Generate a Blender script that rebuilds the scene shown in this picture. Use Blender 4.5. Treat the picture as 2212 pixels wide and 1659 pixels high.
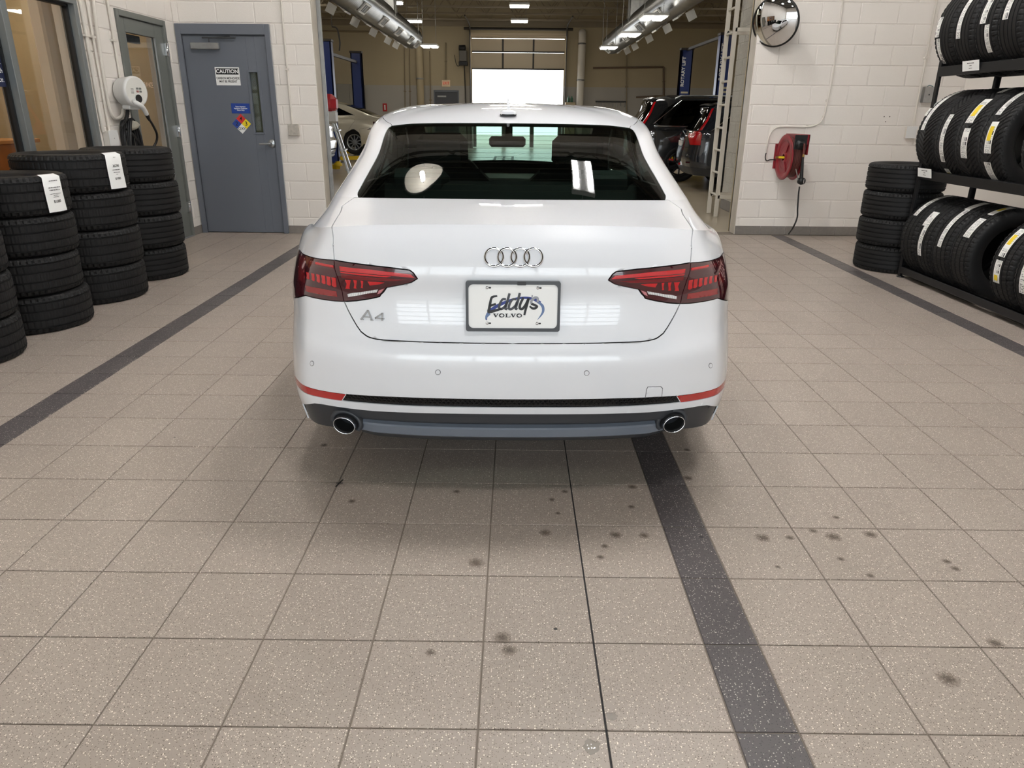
import bpy, bmesh, math, random
import numpy as np
from mathutils import Vector, Matrix, Euler
from mathutils.geometry import delaunay_2d_cdt
for _o in list(bpy.data.objects): bpy.data.objects.remove(_o)
SC = bpy.context.scene
COL = SC.collection
random.seed(7)
# ------------------------------------------------------------------ camera
# solved from the 12 inch floor tile grid (photo taken as 2212 x 1659)
FPX = 1568.297
PITCH, YAW, ROLL = .357562563, -2.24590722e-3, 9.86556e-3
CAM = np.array([.0758, -1.3268, 1.3709])
def _basis():
    cy, sy = math.cos(YAW), math.sin(YAW)
    f = np.array([sy*math.cos(PITCH), cy*math.cos(PITCH), -math.sin(PITCH)])
    r = np.array([cy, -sy, 0.]); u = np.cross(r, f)
    r2 = r*math.cos(ROLL)+u*math.sin(ROLL); u2 = np.cross(r2, f)
    return r2, u2, f
CR, CU, CF = _basis()
def on(x, y, ax, val):
    "photo pixel -> point on the plane axis ax = val"
    d = CF+CR*(x-1106)/FPX-CU*(y-829.5)/FPX
    return CAM+d*((val-CAM[ax])/d[ax])
cd = bpy.data.cameras.new('camera'); cam = bpy.data.objects.new('camera', cd); COL.objects.link(cam)
cd.sensor_fit = 'HORIZONTAL'; cd.sensor_width = 36; cd.lens = FPX/2212*36; cd.clip_start = .02; cd.clip_end = 300
cam.matrix_world = Matrix(((CR[0], CU[0], -CF[0], CAM[0]), (CR[1], CU[1], -CF[1], CAM[1]), (CR[2], CU[2], -CF[2], CAM[2]), (0, 0, 0, 1)))
SC.camera = cam
# ------------------------------------------------------------------ world, exposure
vs = SC.view_settings
vs.view_transform = 'Standard'; vs.look = 'None'; vs.exposure = 0.33; vs.gamma = 1; vs.use_curve_mapping = False
wd = bpy.data.worlds.new('world'); SC.world = wd; wd.use_nodes = True
_bg = wd.node_tree.nodes['Background']; _bg.inputs[0].default_value = (.93, .96, 1, 1); _bg.inputs[1].default_value = 4.6
def portal(loc, rot, sx, sy):
    l = bpy.data.lights.new('daylight_portal', 'AREA'); l.shape = 'RECTANGLE'; l.size = sx; l.size_y = sy; l.cycles.is_portal = True
    o = bpy.data.objects.new('daylight_portal', l); COL.objects.link(o); o.location = loc; o.rotation_euler = rot
# daylight enters through the glazed entrance door behind the camera and the half open shop door
portal((.1, -5.55, 1.9), (math.radians(90), 0, 0), 6.6, 3.6)
portal((.1, 30.05, 1.45), (math.radians(-90), 0, 0), 3.6, 2.9)
# ------------------------------------------------------------------ materials
MATS = {}
def mat(name, col=(.8, .8, .8), rough=.5, metal=0, bump=None, noise=None, coat=0, spec=None, emit=None, trans=None):
    """principled; noise=(scale, amount, other colour); bump=(scale, strength)"""
    if name in MATS: return MATS[name]
    m = bpy.data.materials.new(name); m.use_nodes = True; MATS[name] = m
    nt = m.node_tree; b = nt.nodes['Principled BSDF']
    b.inputs['Base Color'].default_value = (*col, 1); b.inputs['Roughness'].default_value = rough; b.inputs['Metallic'].default_value = metal
    if spec is not None: b.inputs['Specular IOR Level'].default_value = spec
    if coat: b.inputs['Coat Weight'].default_value = coat; b.inputs['Coat Roughness'].default_value = .02
    if emit: b.inputs['Emission Color'].default_value = (*emit[0], 1); b.inputs['Emission Strength'].default_value = emit[1]
    if noise or bump:
        tc = nt.nodes.new('ShaderNodeTexCoord')
    if noise:
        n = nt.nodes.new('ShaderNodeTexNoise'); n.inputs['Scale'].default_value = noise[0]; n.inputs['Detail'].default_value = 6
        nt.links.new(tc.outputs['Object'], n.inputs['Vector'])
        r = nt.nodes.new('ShaderNodeMapRange'); r.inputs[1].default_value = .35; r.inputs[2].default_value = .7; r.inputs[4].default_value = noise[1]
        nt.links.new(n.outputs['Fac'], r.inputs[0])
        mx = nt.nodes.new('ShaderNodeMix'); mx.data_type = 'RGBA'
        mx.inputs[6].default_value = (*col, 1); mx.inputs[7].default_value = (*noise[2], 1)
        nt.links.new(r.outputs[0], mx.inputs[0]); nt.links.new(mx.outputs[2], b.inputs['Base Color'])
    if bump:
        n = nt.nodes.new('ShaderNodeTexNoise'); n.inputs['Scale'].default_value = bump[0]; n.inputs['Detail'].default_value = 4
        nt.links.new(tc.outputs['Object'], n.inputs['Vector'])
        bp = nt.nodes.new('ShaderNodeBump'); bp.inputs['Strength'].default_value = bump[1]; bp.inputs['Distance'].default_value = .004
        nt.links.new(n.outputs['Fac'], bp.inputs['Height']); nt.links.new(bp.outputs[0], b.inputs['Normal'])
    return m
def glass_mat(name, tint, refl=1.45, rough=0.0):
    "thin pane: tinted see-through layer under a fresnel reflection"
    if name in MATS: return MATS[name]
    m = bpy.data.materials.new(name); m.use_nodes = True; MATS[name] = m
    nt = m.node_tree; nt.nodes.remove(nt.nodes['Principled BSDF']); out = nt.nodes['Material Output']
    t = nt.nodes.new('ShaderNodeBsdfTransparent'); t.inputs[0].default_value = (*tint, 1)
    g = nt.nodes.new('ShaderNodeBsdfGlossy'); g.inputs['Roughness'].default_value = rough
    f = nt.nodes.new('ShaderNodeFresnel'); ge = nt.nodes.new('ShaderNodeNewGeometry'); mr = nt.nodes.new('ShaderNodeMapRange')
    mr.inputs[3].default_value = refl; mr.inputs[4].default_value = 1/refl; nt.links.new(ge.outputs['Backfacing'], mr.inputs[0]); nt.links.new(mr.outputs[0], f.inputs[0])   # a thin pane reflects alike from both sides
    mx = nt.nodes.new('ShaderNodeMixShader')
    nt.links.new(f.outputs[0], mx.inputs[0]); nt.links.new(t.outputs[0], mx.inputs[1]); nt.links.new(g.outputs[0], mx.inputs[2])
    nt.links.new(mx.outputs[0], out.inputs[0]); return m
def emis_mat(name, col, s):
    if name in MATS: return MATS[name]
    m = bpy.data.materials.new(name); m.use_nodes = True; MATS[name] = m
    nt = m.node_tree; nt.nodes.remove(nt.nodes['Principled BSDF']); e = nt.nodes.new('ShaderNodeEmission')
    e.inputs[0].default_value = (*col, 1); e.inputs[1].default_value = s; nt.links.new(e.outputs[0], nt.nodes['Material Output'].inputs[0]); return m
# ------------------------------------------------------------------ mesh helpers
class MB:
    def __init__(s): s.v = []; s.f = []; s.sm = []
    def add(s, vs, fs, smooth=False):
        o = len(s.v); s.v += [tuple(map(float, p)) for p in vs]; s.f += [[i+o for i in f] for f in fs]; s.sm += [smooth]*len(fs); return s
    def box(s, x0, x1, y0, y1, z0, z1, M=None):
        vs = [(x, y, z) for x in (x0, x1) for y in (y0, y1) for z in (z0, z1)]
        if M is not None: vs = [M@Vector(p) for p in vs]
        return s.add(vs, [(0, 1, 3, 2), (4, 6, 7, 5), (0, 4, 5, 1), (2, 3, 7, 6), (0, 2, 6, 4), (1, 5, 7, 3)])
    def cbox(s, x0, x1, y0, y1, z0, z1, c=.004, M=None):
        "chamfered box"
        vs = []; fs = []; idx = {}
        lo = (x0, y0, z0); hi = (x1, y1, z1)
        for sx in (0, 1):
            for sy in (0, 1):
                for sz in (0, 1):
                    for a in range(3):
                        p = []
                        for k, sg in enumerate((sx, sy, sz)):
                            q = hi[k] if sg else lo[k]
                            if k != a: q += -c if sg else c
                            p.append(q)
                        idx[(sx, sy, sz, a)] = len(vs); vs.append(p)
        I = idx
        for a in range(3):
            b, d = (a+1) % 3, (a+2) % 3
            for sg in (0, 1):
                q = []
                for u, w in ((0, 0), (1, 0), (1, 1), (0, 1)):
                    k = [0, 0, 0]; k[a] = sg; k[b] = u; k[d] = w; q.append(I[(*k, a)])
                fs.append(q if sg else q[::-1])
            for u in (0, 1):
                for w in (0, 1):
                    k0 = [0, 0, 0]; k0[b] = u; k0[d] = w; k1 = list(k0); k1[a] = 1
                    q = [I[(*k0, b)], I[(*k1, b)], I[(*k1, d)], I[(*k0, d)]]
                    fs.append(q if (u == w) else q[::-1])
        for sx in (0, 1):
            for sy in (0, 1):
                for sz in (0, 1):
                    q = [I[(sx, sy, sz, a)] for a in range(3)]
                    fs.append(q if (sx+sy+sz) % 2 else q[::-1])
        if M is not None: vs = [M@Vector(p) for p in vs]
        return s.add(vs, fs)
    def tube(s, pts, r, n=10, cap=True, closed=False):
        pts = [Vector(p) for p in pts]; m = len(pts); rr = r if hasattr(r, '__len__') else [r]*m
        vs = []; fs = []; up = None
        for i, p in enumerate(pts):
            a = pts[(i-1) % m] if (closed or i) else p; b = pts[(i+1) % m] if (closed or i < m-1) else p
            t = (b-a).normalized()
            if up is None: up = Vector((0, 0, 1)) if abs(t.z) < .9 else Vector((1, 0, 0))
            u = (up-t*up.dot(t)).normalized(); up = u; w = t.cross(u)
            for k in range(n):
                an = 2*math.pi*k/n; vs.append(p+(u*math.cos(an)+w*math.sin(an))*rr[i])
        for i in range(m if closed else m-1):
            j = (i+1) % m
            for k in range(n): fs.append((i*n+k, i*n+(k+1) % n, j*n+(k+1) % n, j*n+k))
        s.add(vs, fs, True)
        if cap and not closed: s.add(vs[:n], [tuple(range(n))[::-1]]); s.add(vs[-n:], [tuple(range(n))])
        return s
    def lathe(s, prof, n=32, M=None, smooth=True, closed=False, arc=(0, 2*math.pi)):
        "profile of (r, h) turned about local z"
        full = abs(arc[1]-arc[0]-2*math.pi) < 1e-6; nn = n if full else n+1
        vs = []; fs = []
        for k in range(nn):
            an = arc[0]+(arc[1]-arc[0])*k/n
            for r, h in prof:
                p = Vector((r*math.cos(an), r*math.sin(an), h)); vs.append(M@p if M is not None else p)
        q = len(prof)
        for k in range(n):
            k2 = (k+1) % nn
            for i in range(q if closed else q-1):
                j = (i+1) % q; fs.append((k*q+i, k2*q+i, k2*q+j, k*q+j))
        return s.add(vs, fs, smooth)
    def prism(s, poly, d0, d1, M=None, axis='y'):
        "2-D polygon (a, b) extruded along axis"
        n = len(poly)
        def mk(a, b, d): return {'y': (a, d, b), 'x': (d, a, b), 'z': (a, b, d)}[axis]
        vs = [mk(a, b, d0) for a, b in poly]+[mk(a, b, d1) for a, b in poly]
        if M is not None: vs = [M@Vector(p) for p in vs]
        fs = [tuple(range(n)), tuple(range(2*n-1, n-1, -1))]+[(i, i+n, (i+1) % n+n, (i+1) % n) for i in range(n)]
        return s.add(vs, fs)
    def mesh(s, name):
        me = bpy.data.meshes.new(name); me.from_pydata(s.v, [], s.f)
        me.polygons.foreach_set('use_smooth', s.sm)
        bm = bmesh.new(); bm.from_mesh(me); bmesh.ops.recalc_face_normals(bm, faces=bm.faces); bm.to_mesh(me); bm.free()
        me.update(); return me
    def obj(s, name, m, parent=None, loc=None, rot=None, **kw): return mobj(name, s.mesh(name), m, parent, loc, rot, **kw)
def mobj(name, me, m, parent=None, loc=None, rot=None, label=None, cat=None, group=None, kind=None):
    o = bpy.data.objects.new(name, me); COL.objects.link(o)
    if m is not None and not me.materials: me.materials.append(m)
    if parent is not None: o.parent = parent
    if loc is not None: o.location = loc
    if rot is not None: o.rotation_euler = rot
    return tag(o, label, cat, group, kind)
def tag(o, label=None, cat=None, group=None, kind=None):
    for k, v in (('label', label), ('category', cat), ('group', group), ('kind', kind)):
        if v: o[k] = v
    return o
def thing(name, label=None, cat=None, loc=(0, 0, 0), rot=(0, 0, 0), group=None, kind=None):
    o = bpy.data.objects.new(name, None); COL.objects.link(o); o.empty_display_size = .1
    o.location = loc; o.rotation_euler = rot; return tag(o, label, cat, group, kind)
def dup(root, loc=None, rot=None, label=None, parent=None):
    r = root.copy(); COL.objects.link(r)
    if loc is not None: r.location = loc
    if rot is not None: r.rotation_euler = rot
    if parent is not None: r.parent = parent
    if label: r['label'] = label
    for ch in root.children:
        c = ch.copy(); COL.objects.link(c); c.parent = r
        for g in ch.children:
            d = g.copy(); COL.objects.link(d); d.parent = c
    return r
def text_mesh(body, size, depth=.0006, align='CENTER', bold=0., sx=1., shear=0., space=1.):
    c = bpy.data.curves.new('lettering', 'FONT'); c.body = body; c.size = size; c.extrude = depth; c.align_x = align; c.align_y = 'CENTER'
    c.offset = bold; c.shear = shear; c.space_line = space; c.resolution_u = 3
    o = bpy.data.objects.new('lettering', c); COL.objects.link(o)
    me = bpy.data.meshes.new_from_object(o.evaluated_get(bpy.context.evaluated_depsgraph_get()))
    bpy.data.objects.remove(o); bpy.data.curves.remove(c)
    if sx != 1: me.transform(Matrix.Diagonal((sx, 1, 1, 1)))
    return me
def text(name, body, size, m, parent, loc, rot, **kw):
    me = text_mesh(body, size, **kw); me.materials.clear(); return mobj(name, me, m, parent, loc, rot)
def arc_pts(c, r, a0, a1, n, plane='xz', d=0.):
    out = []
    for i in range(n+1):
        a = a0+(a1-a0)*i/n; u, w = c[0]+r*math.cos(a), c[1]+r*math.sin(a)
        out.append({'xz': (u, d, w), 'yz': (d, u, w), 'xy': (u, w, d)}[plane])
    return out
def smooth_path(pts, n=6):
    P = [Vector(p) for p in pts]; P = [2*P[0]-P[1]]+P+[2*P[-1]-P[-2]]; out = []
    for i in range(1, len(P)-2):
        for k in range(n):
            t = k/n; a, b, c, d = P[i-1:i+3]
            out.append(.5*((2*b)+(c-a)*t+(2*a-5*b+4*c-d)*t*t+(3*b-a-3*c+d)*t**3))
    out.append(P[-2]); return out
R90 = math.pi/2
def lin(r, g, b): return tuple(((c/255)/12.92 if c/255 < .04045 else (((c/255)+.055)/1.055)**2.4) for c in (r, g, b))
M_block = mat('painted_block', lin(232, 226, 219), .5, bump=(160, .35), noise=(1.5, .35, lin(224, 218, 210)))
M_grout = mat('grout', lin(120, 110, 100), .85)
M_rubberjoint = mat('black_joint', lin(28, 26, 26), .8)
M_base = mat('base_tile', lin(128, 122, 116), .5, noise=(30, .5, lin(112, 106, 101)))
M_steel = mat('galvanised', lin(168, 168, 166), .35, .85, noise=(12, .5, lin(140, 141, 142)))
M_frame = mat('frame_paint', lin(108, 111, 107), .4)
M_slate = mat('slate_door', lin(102, 107, 116), .38, bump=(300, .05))
M_alu = mat('aluminium', lin(176, 180, 182), .32, .9)
M_chrome = mat('chrome', (.82, .83, .85), .08, 1)
M_black = mat('black_plastic', lin(20, 20, 21), .45)
M_white = mat('white_paper', lin(240, 240, 238), .7)
M_whitepl = mat('white_plastic', lin(226, 226, 224), .35)
M_conduit = mat('conduit_paint', lin(216, 210, 200), .45)
M_ink = mat('ink', lin(24, 24, 26), .7)
M_cream = mat('cream_wall', lin(174, 161, 134), .75, bump=(90, .2), noise=(.7, .3, lin(164, 151, 124)))
M_band = mat('grey_band', lin(168, 164, 157), .7, bump=(90, .2))
M_deck = mat('roof_deck', lin(92, 85, 75), .8)
M_joist = mat('joist_paint', lin(142, 130, 110), .6)
M_conc = mat('shop_concrete', lin(178, 166, 146), .28, noise=(1.3, .6, lin(160, 148, 128)), bump=(8, .05))
M_jamb = mat('jamb_paint', lin(196, 188, 175), .45, noise=(6, .5, lin(176, 168, 155)))

def tile_mat(name, base, alt, white, dark):
    m = bpy.data.materials.new(name); m.use_nodes = True; nt = m.node_tree; b = nt.nodes['Principled BSDF']; L = nt.links.new
    g = nt.nodes.new('ShaderNodeNewGeometry')
    def vor(scale, off):
        mp = nt.nodes.new('ShaderNodeMapping'); mp.inputs[1].default_value = (off, off*1.7, 0); L(g.outputs['Position'], mp.inputs[0])
        v = nt.nodes.new('ShaderNodeTexVoronoi'); v.voronoi_dimensions = '2D'; v.inputs['Scale'].default_value = scale; L(mp.outputs[0], v.inputs['Vector']); return v
    def math_(op, a, bb):
        n = nt.nodes.new('ShaderNodeMath'); n.operation = op
        for i, q in enumerate((a, bb)):
            if isinstance(q, (int, float)): n.inputs[i].default_value = q
            else: L(q, n.inputs[i])
        return n.outputs[0]
    def mix(fac, a, bcol):
        n = nt.nodes.new('ShaderNodeMix'); n.data_type = 'RGBA'; L(fac, n.inputs[0])
        if isinstance(a, tuple): n.inputs[6].default_value = (*a, 1)
        else: L(a, n.inputs[6])
        n.inputs[7].default_value = (*bcol, 1); return n.outputs[2]
    sn = nt.nodes.new('ShaderNodeVectorMath'); sn.operation = 'SNAP'; sn.inputs[1].default_value = (.3048, .3048, 5); L(g.outputs['Position'], sn.inputs[0])
    wn = nt.nodes.new('ShaderNodeTexWhiteNoise'); wn.noise_dimensions = '2D'; L(sn.outputs[0], wn.inputs['Vector'])
    big = nt.nodes.new('ShaderNodeTexNoise'); big.inputs['Scale'].default_value = 4; big.inputs['Detail'].default_value = 5; L(g.outputs['Position'], big.inputs['Vector'])
    f0 = math_('ADD', math_('MULTIPLY', wn.outputs['Value'], .45), math_('MULTIPLY', big.outputs['Fac'], .5))
    c = mix(f0, base, alt)
    gr = nt.nodes.new('ShaderNodeTexNoise'); gr.inputs['Scale'].default_value = 420; gr.inputs['Detail'].default_value = 3; L(g.outputs['Position'], gr.inputs['Vector'])
    c = mix(math_('MULTIPLY', math_('POWER', gr.outputs['Fac'], 2.0), .55), c, tuple(.55*q for q in base))
    for sc, thr, rnd, off, col in ((150, .20, .80, 3.1, dark), (240, .22, .80, 8.3, dark), (110, .19, .88, 0.3, white), (190, .22, .86, 7.7, white)):
        v = vor(sc, off); sx = nt.nodes.new('ShaderNodeSeparateColor'); L(v.outputs['Color'], sx.inputs[0])
        fac = math_('MULTIPLY', math_('LESS_THAN', v.outputs['Distance'], thr), math_('GREATER_THAN', sx.outputs[0], rnd))
        c = mix(fac, c, col)
    L(c, b.inputs['Base Color']); b.inputs['Roughness'].default_value = .42
    n = nt.nodes.new('ShaderNodeTexNoise'); n.inputs['Scale'].default_value = 220; L(g.outputs['Position'], n.inputs['Vector'])
    bp = nt.nodes.new('ShaderNodeBump'); bp.inputs['Strength'].default_value = .12; bp.inputs['Distance'].default_value = .002; L(n.outputs['Fac'], bp.inputs['Height']); L(bp.outputs[0], b.inputs['Normal'])
    return m
M_tile = tile_mat('speckled_tile', lin(169, 157, 146), lin(155, 143, 133), lin(230, 220, 208), lin(100, 89, 80))
M_dtile = tile_mat('dark_speckled_tile', lin(78, 73, 74), lin(92, 86, 85), lin(190, 182, 174), lin(40, 38, 40))

# ---------------------------------------------------------------- floor of the service drive
T = .3048
XL, XR, YB = -3.66, 5.2, -5.6
YD, YR = 7.40, 7.68            # door wall, right wall
floor = MB().box(XL, XR, YB, YR+.2, -.12, -.003).obj('floor', M_grout, kind='structure', label='beige speckled tile floor of the service drive')
cols = [(-12-.5*0+k-.5, -12+k+.5) for k in range(5)]           # -12.5 .. -7.5
cols = [(a, b) for a, b in cols]+[(-7.5, -7)]+[(-7+k, -6+k) for k in range(9)]+[(2, 2.5)]+[(2.5+k, 3.5+k) for k in range(8)]+[(10.5, 11)]+[(11+k, 12+k) for k in range(6)]
cells = []
for a, b in cols:
    dark = b-a < .75
    for r in range(-19, 25):
        x0, x1 = max(a*T, XL), min(b*T, XR); y0, y1 = r*T, min((r+1)*T, YD+.08 if x0 < -2.2 else YR)
        if x1-x0 < .03 or y1-y0 < .02: continue
        P = np.array([(x0+x1)/2, (y0+y1)/2, 0])-CAM; z = P@CF; px, py = 1106+FPX*(P@CR)/max(z, .01), 829.5-FPX*(P@CU)/max(z, .01)
        vis = z > .2 and -120 < px < 2330 and py < 1760 and not (-.75 < (x0+x1)/2 < .9 and (y0+y1)/2 > 1.35) and not (x1 < -3.0 and y0 > 2.2) and not (x0 > 3.6 and y0 < 5.9)
        cells.append((0 if vis else 1, float(np.linalg.norm(P)), x0, x1, y0, y1, dark))
cells.sort()
tmesh = {}; rest = {True: MB(), False: MB()}
G = .0022
for i, (v, d, x0, x1, y0, y1, dark) in enumerate(cells):
    w, h = x1-x0, y1-y0
    if i < 300:
        k = (round(w, 3), round(h, 3), dark)
        if k not in tmesh:
            b = MB(); c = .0018
            o = [(-w/2+G, -h/2+G), (w/2-G, -h/2+G), (w/2-G, h/2-G), (-w/2+G, h/2-G)]; n = [(x*(1-2*c/w), y*(1-2*c/h)) for x, y in o]
            b.add([(x, y, -.004) for x, y in o]+[(x, y, -.0012) for x, y in o]+[(x, y, 0) for x, y in n], [(8, 9, 10, 11)]+[(j, (j+1) % 4, (j+1) % 4+4, j+4) for j in range(4)]+[(j+4, (j+1) % 4+4, (j+1) % 4+8, j+8) for j in range(4)])
            tmesh[k] = b.mesh('tile')
        mobj('dark_tile' if dark else 'tile', tmesh[k], M_dtile if dark else M_tile, floor, ((x0+x1)/2, (y0+y1)/2, random.uniform(-.0003, .0003)))
    else:
        a0, a1, b0, b1 = x0+G, x1-G, y0+G, y1-G
        rest[dark].add([(a0, b0, -.004), (a1, b0, -.004), (a1, b1, -.004), (a0, b1, -.004), (a0, b0, 0), (a1, b0, 0), (a1, b1, 0), (a0, b1, 0)], [(4, 5, 6, 7)]+[(j, (j+1) % 4, (j+1) % 4+4, j+4) for j in range(4)])
rest[False].obj('tiles', M_tile, floor, kind='stuff'); rest[True].obj('dark_tiles', M_dtile, floor, kind='stuff')
MB().box(T-.0026, T+.0026, YB, YR, -.004, -.0008).obj('expansion_joint', M_rubberjoint, floor)
# dried drips and droplets on the tiles
M_drop = mat('water', (.30, .27, .24), .03); M_oil = mat('oil_spot', lin(40, 37, 36), .4)
M_stain = mat('dried_drip', lin(104, 90, 76), .5)
_nt = M_stain.node_tree; _t = _nt.nodes.new('ShaderNodeTexCoord'); _l = _nt.nodes.new('ShaderNodeVectorMath'); _l.operation = 'LENGTH'; _n = _nt.nodes.new('ShaderNodeTexNoise'); _n.inputs['Scale'].default_value = 3.2; _n.inputs['Detail'].default_value = 5
_m = _nt.nodes.new('ShaderNodeMath'); _m.operation = 'SUBTRACT'; _r = _nt.nodes.new('ShaderNodeMapRange'); _r.inputs[1].default_value = -.35; _r.inputs[2].default_value = .35; _r.inputs[3].default_value = 0; _r.inputs[4].default_value = .62
_nt.links.new(_t.outputs['Object'], _l.inputs[0]); _nt.links.new(_t.outputs['Object'], _n.inputs['Vector']); _nt.links.new(_n.outputs['Fac'], _m.inputs[0]); _sc = _nt.nodes.new('ShaderNodeMath'); _sc.operation = 'MULTIPLY'; _sc.inputs[1].default_value = .75; _nt.links.new(_l.outputs['Value'], _sc.inputs[0]); _nt.links.new(_sc.outputs[0], _m.inputs[1]); _nt.links.new(_m.outputs[0], _r.inputs[0]); _nt.links.new(_r.outputs[0], _nt.nodes['Principled BSDF'].inputs['Alpha'])
def blob(px, py, r, m, name='stain', z=.0007, h=0):
    p = on(px, py, 2, 0); n = 14; b = MB(); ph = random.random()*6
    r0 = r; r = 1.0 if m is M_stain else r
    rim = [(math.cos(2*math.pi*k/n)*r*(1+.18*math.sin(3*k+ph)+random.uniform(-.12, .12)), math.sin(2*math.pi*k/n)*r*(1+.15*math.cos(2*k+ph)+random.uniform(-.12, .12)), z) for k in range(n)]
    if h:
        mid = [(x*.6, y*.6, z+h) for x, y, _ in rim]; b.add(rim+mid+[(0, 0, z+h*1.3)], [(k, (k+1) % n, (k+1) % n+n, k+n) for k in range(n)]+[(k+n, (k+1) % n+n, 2*n) for k in range(n)], True)
    else: b.add(rim, [tuple(range(n))])
    o = b.obj(name, m, floor, (float(p[0]), float(p[1]), 0))
    if m is M_stain: o.scale = (r0*1.35, r0*1.35, 1)
for px, py, r in ((1028, 1216, .022), (1178, 1151, .018), (1330, 1156, .018), (1391, 1157, .016), (1297, 1204, .011), (1306, 1180, .011), (1648, 1162, .021), (1706, 1162, .013), (1800, 1160, .023), (1880, 1155, .019), (1756, 1147, .013), (1806, 1118, .011), (1816, 1208, .011), (1880, 1244, .011), (1680, 1225, .008), (2045, 1213, .012), (2064, 1229, .012), (2048, 1467, .023), (1486, 1033, .017), (1366, 1052, .015), (1364, 1095, .011), (1220, 1062, .011), (1192, 1080, .011), (1205, 1109, .009), (760, 1083, .012), (986, 1062, .012), (700, 962, .014), (1484, 972, .012), (2150, 1390, .018), (1085, 1378, .02), (1100, 1405, .018), (930, 1410, .012)):
    blob(px, py, r, M_stain)
for px, py, r in ((1200, 1359, .0055), (1515, 1160, .008), (377, 945, .004)): blob(px, py, r, M_oil)
blob(1322, 1547, .012, M_drop, 'water_drop', h=.002); blob(1278, 1613, .020, M_drop, 'water_drop', h=.003)
p0 = on(733, 1044, 2, 0); MB().box(-.003, .003, -.03, .03, 0, .0008, Matrix.Rotation(-.25, 4, 'Z')).box(-.012, .014, -.002, .002, 0, .0008).obj('scuff_mark', M_rubberjoint, floor, (float(p0[0]), float(p0[1]), .0003))

# ---------------------------------------------------------------- block walls
BM = {}
def block_wall(parent, m, plane, u0, u1, courses, phase, pitch, holes=(), rev=False, top=None):
    """plane = ('y', c): face at y = c looking -y; ('x', c, s): face at x = c looking s*x.  courses: joint heights"""
    for ci in range(len(courses)-1):
        z0, z1 = courses[ci], courses[ci+1]; u = phase[(ci+(1 if rev else 0)) % 2]
        while u > u0: u -= pitch
        while u < u1:
            segs = [(max(u, u0), min(u+pitch, u1), z0, z1)]
            for h in holes:
                out = []
                for a, b, c, d in segs:
                    if h[0] >= b or h[1] <= a or h[2] >= d-.03 or h[3] <= c+.03: out.append((a, b, c, d)); continue
                    if h[0]-a > .03: out.append((a, h[0], c, d))
                    if b-h[1] > .03: out.append((h[1], b, c, d))
                    if d-h[3] > .03 and h[0] < b and h[1] > a: out.append((max(a, h[0]), min(b, h[1]), h[3], d))
                    if h[2]-c > .03: out.append((max(a, h[0]), min(b, h[1]), c, h[2]))
                segs = out
            for a, b, c, d in segs:
                w, h = b-a, d-c
                if w < .03 or h < .03: continue
                k = (round(w, 3), round(h, 3), plane[0], plane[2] if len(plane) > 2 else 0)
                if k not in BM:
                    g = .004; e = .006; dd = .0055; q = []
                    for off, dep in ((g, 0), (g+.001, dd*.6), (g+e, dd)):
                        for sx, sz in ((-1, -1), (1, -1), (1, 1), (-1, 1)):
                            uu, zz = sx*(w/2-off), sz*(h/2-off)
                            q.append((uu, -dep, zz) if plane[0] == 'y' else (plane[2]*dep, uu, zz))
                    BM[k] = MB().add(q, [(8, 9, 10, 11)]+[(j, (j+1) % 4, (j+1) % 4+4, j+4) for j in range(4)]+[(j+4, (j+1) % 4+4, (j+1) % 4+8, j+8) for j in range(4)]).mesh('block')
                uc, zc = (a+b)/2, (c+d)/2; jt = random.uniform(-.0008, .0008)
                mobj('block', BM[k], m, parent, (uc, plane[1]+jt, zc) if plane[0] == 'y' else (plane[1]+jt, uc, zc))
            u += pitch
def base_tiles(name, plane, u0, u1, h, holes=(), pitch=.305):
    b = thing(name, kind='structure', label='grey tile skirting along the foot of the wall'); u = u0
    while u < u1-.01:
        a, c = u, min(u+pitch, u1); u += pitch
        for hh in holes:
            if hh[0] < c and hh[1] > a: c = min(c, hh[0]) if hh[0] > a else a; 
        if c-a < .02: continue
        if plane[0] == 'y': MB().cbox(a+.0015, c-.0015, plane[1]-.012, plane[1], .0, h, .002).obj('base_tile', M_base, b)
        else: MB().cbox(plane[1] if plane[2] > 0 else plane[1]-.012, plane[1]+.012 if plane[2] > 0 else plane[1], a+.0015, c-.0015, 0, h, .002).obj('base_tile', M_base, b)
    return b
CL = [0.0, .185]+[.185+.2068*k for k in range(1, 19)]        # left / door wall joints
CRR = [0.0, .201]+[.201+.2132*k for k in range(1, 18)]
ZT = 6.0
# door wall (behind the grey door), ends at the shop opening
wall_door = MB().box(XL-.2, -3.63, YD, YD+.2, 0, ZT).box(-3.63, -2.63, YD, YD+.2, 2.235, ZT).box(-2.63, -2.15, YD, YD+.2, 0, ZT).obj('wall_back_left', M_block, kind='structure', label='white painted block wall around the grey steel door')
block_wall(wall_door, M_block, ('y', YD), XL, -2.152, CL, (-2.56, -2.353), .4135, holes=[(-3.645, -2.615, 0, 2.245)])
# blocks on the end face of the door wall
MB().cbox(-2.151, -2.143, YD-.004, YD+.202, 0, ZT, .003).obj('jamb_plate', M_jamb, wall_door)
MB().box(-2.15, -2.10, YD+.21, YD+.23, 0, ZT).box(-2.13, -2.11, YD+.2, YD+.25, 0, ZT).obj('door_track', M_steel, wall_door)
base_tiles('baseboard_back_left', ('y', YD), -2.615, -2.15, .092)
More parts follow.
